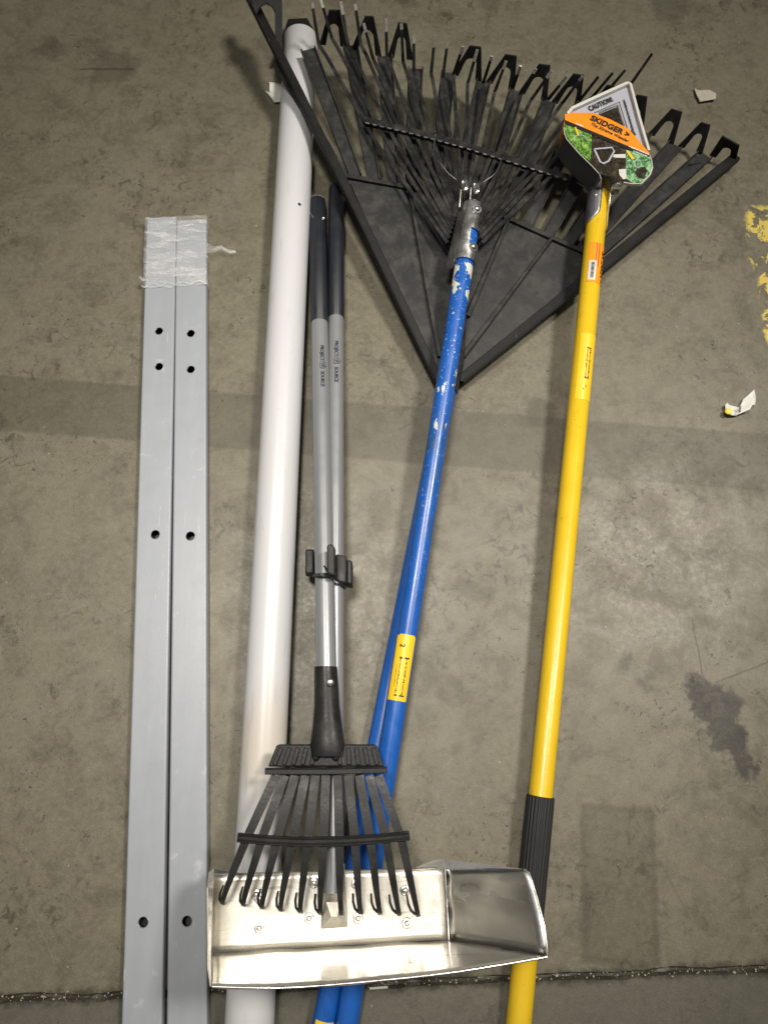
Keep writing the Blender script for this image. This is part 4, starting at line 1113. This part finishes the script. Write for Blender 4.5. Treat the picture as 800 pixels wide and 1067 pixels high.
sub(scrap('curled_sheet', z6([(575, 105), (612, 215), (580, 320), (545, 325), (500, 395), (330, 460), (250, 465), (195, 410), (170, 320), (205, 285), (250, 310), (285, 370), (330, 400), (360, 395), (430, 230)]), M['paper'], .009, None, None))
yb = MB(); yb.dome(P(758.3, 428.6, .009), V((-.2, .1, 1)), .0042, .0018); yo = yb.build('printed_patch', M['ypaper'], r6, smooth=60)
tk = MB()
for i in range(4):
    a = P(769.5-.2*i, 424.5+1.6*i, .0125); tk.ribbon([a, a+V((.003, .0008, 0))], .0012, .0004)
tk.build('small_print', M['ink'], r6, smooth=0)
scrap('paper_scrap', [(722, 93), (727, 94.5), (738, 95), (745, 99), (744, 106), (735, 107), (728, 108), (724, 101)], M['paperb'], .004, 'torn beige card scrap on the floor beyond the rake tips', 'paper scrap')
scrap('paper_scrap', [(281, 87), (294, 88), (294, 108), (286, 108), (282, 102), (276, 95), (281, 97)], M['paper'], .004, 'small white paper scrap tucked against the white pipe', 'paper scrap')
tw = MB(); tw.tube([P(385, 1030, .002), P(404, 1028.5, .003)], .0012, 8)
tag(tw.build('white_straw', M['white']), 'tiny white stick on the floor below the scoop edge', 'litter')

# ================================================================== light: ceiling lamps of the hall
w = bpy.data.worlds.new('World'); sc.world = w; w.use_nodes = True
def hall_world():
    # dim hall: dark walls, paler ceiling; unseen lamp rows added for chrome streaks
    t = w.node_tree; N = t.nodes; bg = N['Background']
    tc = N.new('ShaderNodeTexCoord'); sp = N.new('ShaderNodeSeparateXYZ'); t.links.new(tc.outputs['Generated'], sp.inputs[0])
    def m(op, a, b=None):
        d = N.new('ShaderNodeMath'); d.operation = op
        for i, v in enumerate((a, b)):
            if v is None: continue
            if isinstance(v, (int, float)): d.inputs[i].default_value = v
            else: t.links.new(v, d.inputs[i])
        return d.outputs[0]
    x, y, z = sp.outputs; zc = m('MAXIMUM', z, .02)
    u = m('DIVIDE', x, zc); v = m('DIVIDE', y, zc)
    row = m('LESS_THAN', m('ABSOLUTE', m('SUBTRACT', m('FRACT', m('MULTIPLY', u, .62)), .5)), .035)
    gap = m('LESS_THAN', m('FRACT', m('ADD', m('MULTIPLY', v, .5), .3)), .62)
    near = m('LESS_THAN', m('ADD', m('ABSOLUTE', u), m('ABSOLUTE', v)), 5.0)
    added_strips = m('MULTIPLY', m('MULTIPLY', row, gap), m('MULTIPLY', near, m('GREATER_THAN', z, .05)))
    base = m('ADD', .035, m('MULTIPLY', m('MAXIMUM', z, 0.0), .10))
    t.links.new(m('ADD', base, m('MULTIPLY', added_strips, 1.3)), bg.inputs[1]); bg.inputs[0].default_value = (1.0, .95, .87, 1)
hall_world()
def lamp(loc, tgt, power, spot, r, colr=(1, .945, .86), blend=1.0):
    d = bpy.data.lights.new('ceiling_lamp', 'SPOT'); d.energy = power; d.color = colr; d.shadow_soft_size = r
    d.spot_size = math.radians(spot); d.spot_blend = blend
    o = bpy.data.objects.new('ceiling_lamp', d); col.objects.link(o); o.location = loc
    o.rotation_euler = (V(tgt)-V(loc)).to_track_quat('-Z', 'Y').to_euler(); return o
lamp((1.25, .75, 2.6), (-.36, .58, 0), 285, 60, .22)
lamp((-.30, .64, 3.0), (-.01, .20, 0), 330, 31, .30)
vs_ = sc.view_settings
vs_.view_transform = 'Standard'; vs_.look = 'None'; vs_.exposure = 0; vs_.gamma = 1
sc.cycles.max_bounces = 8; sc.cycles.use_denoising = True
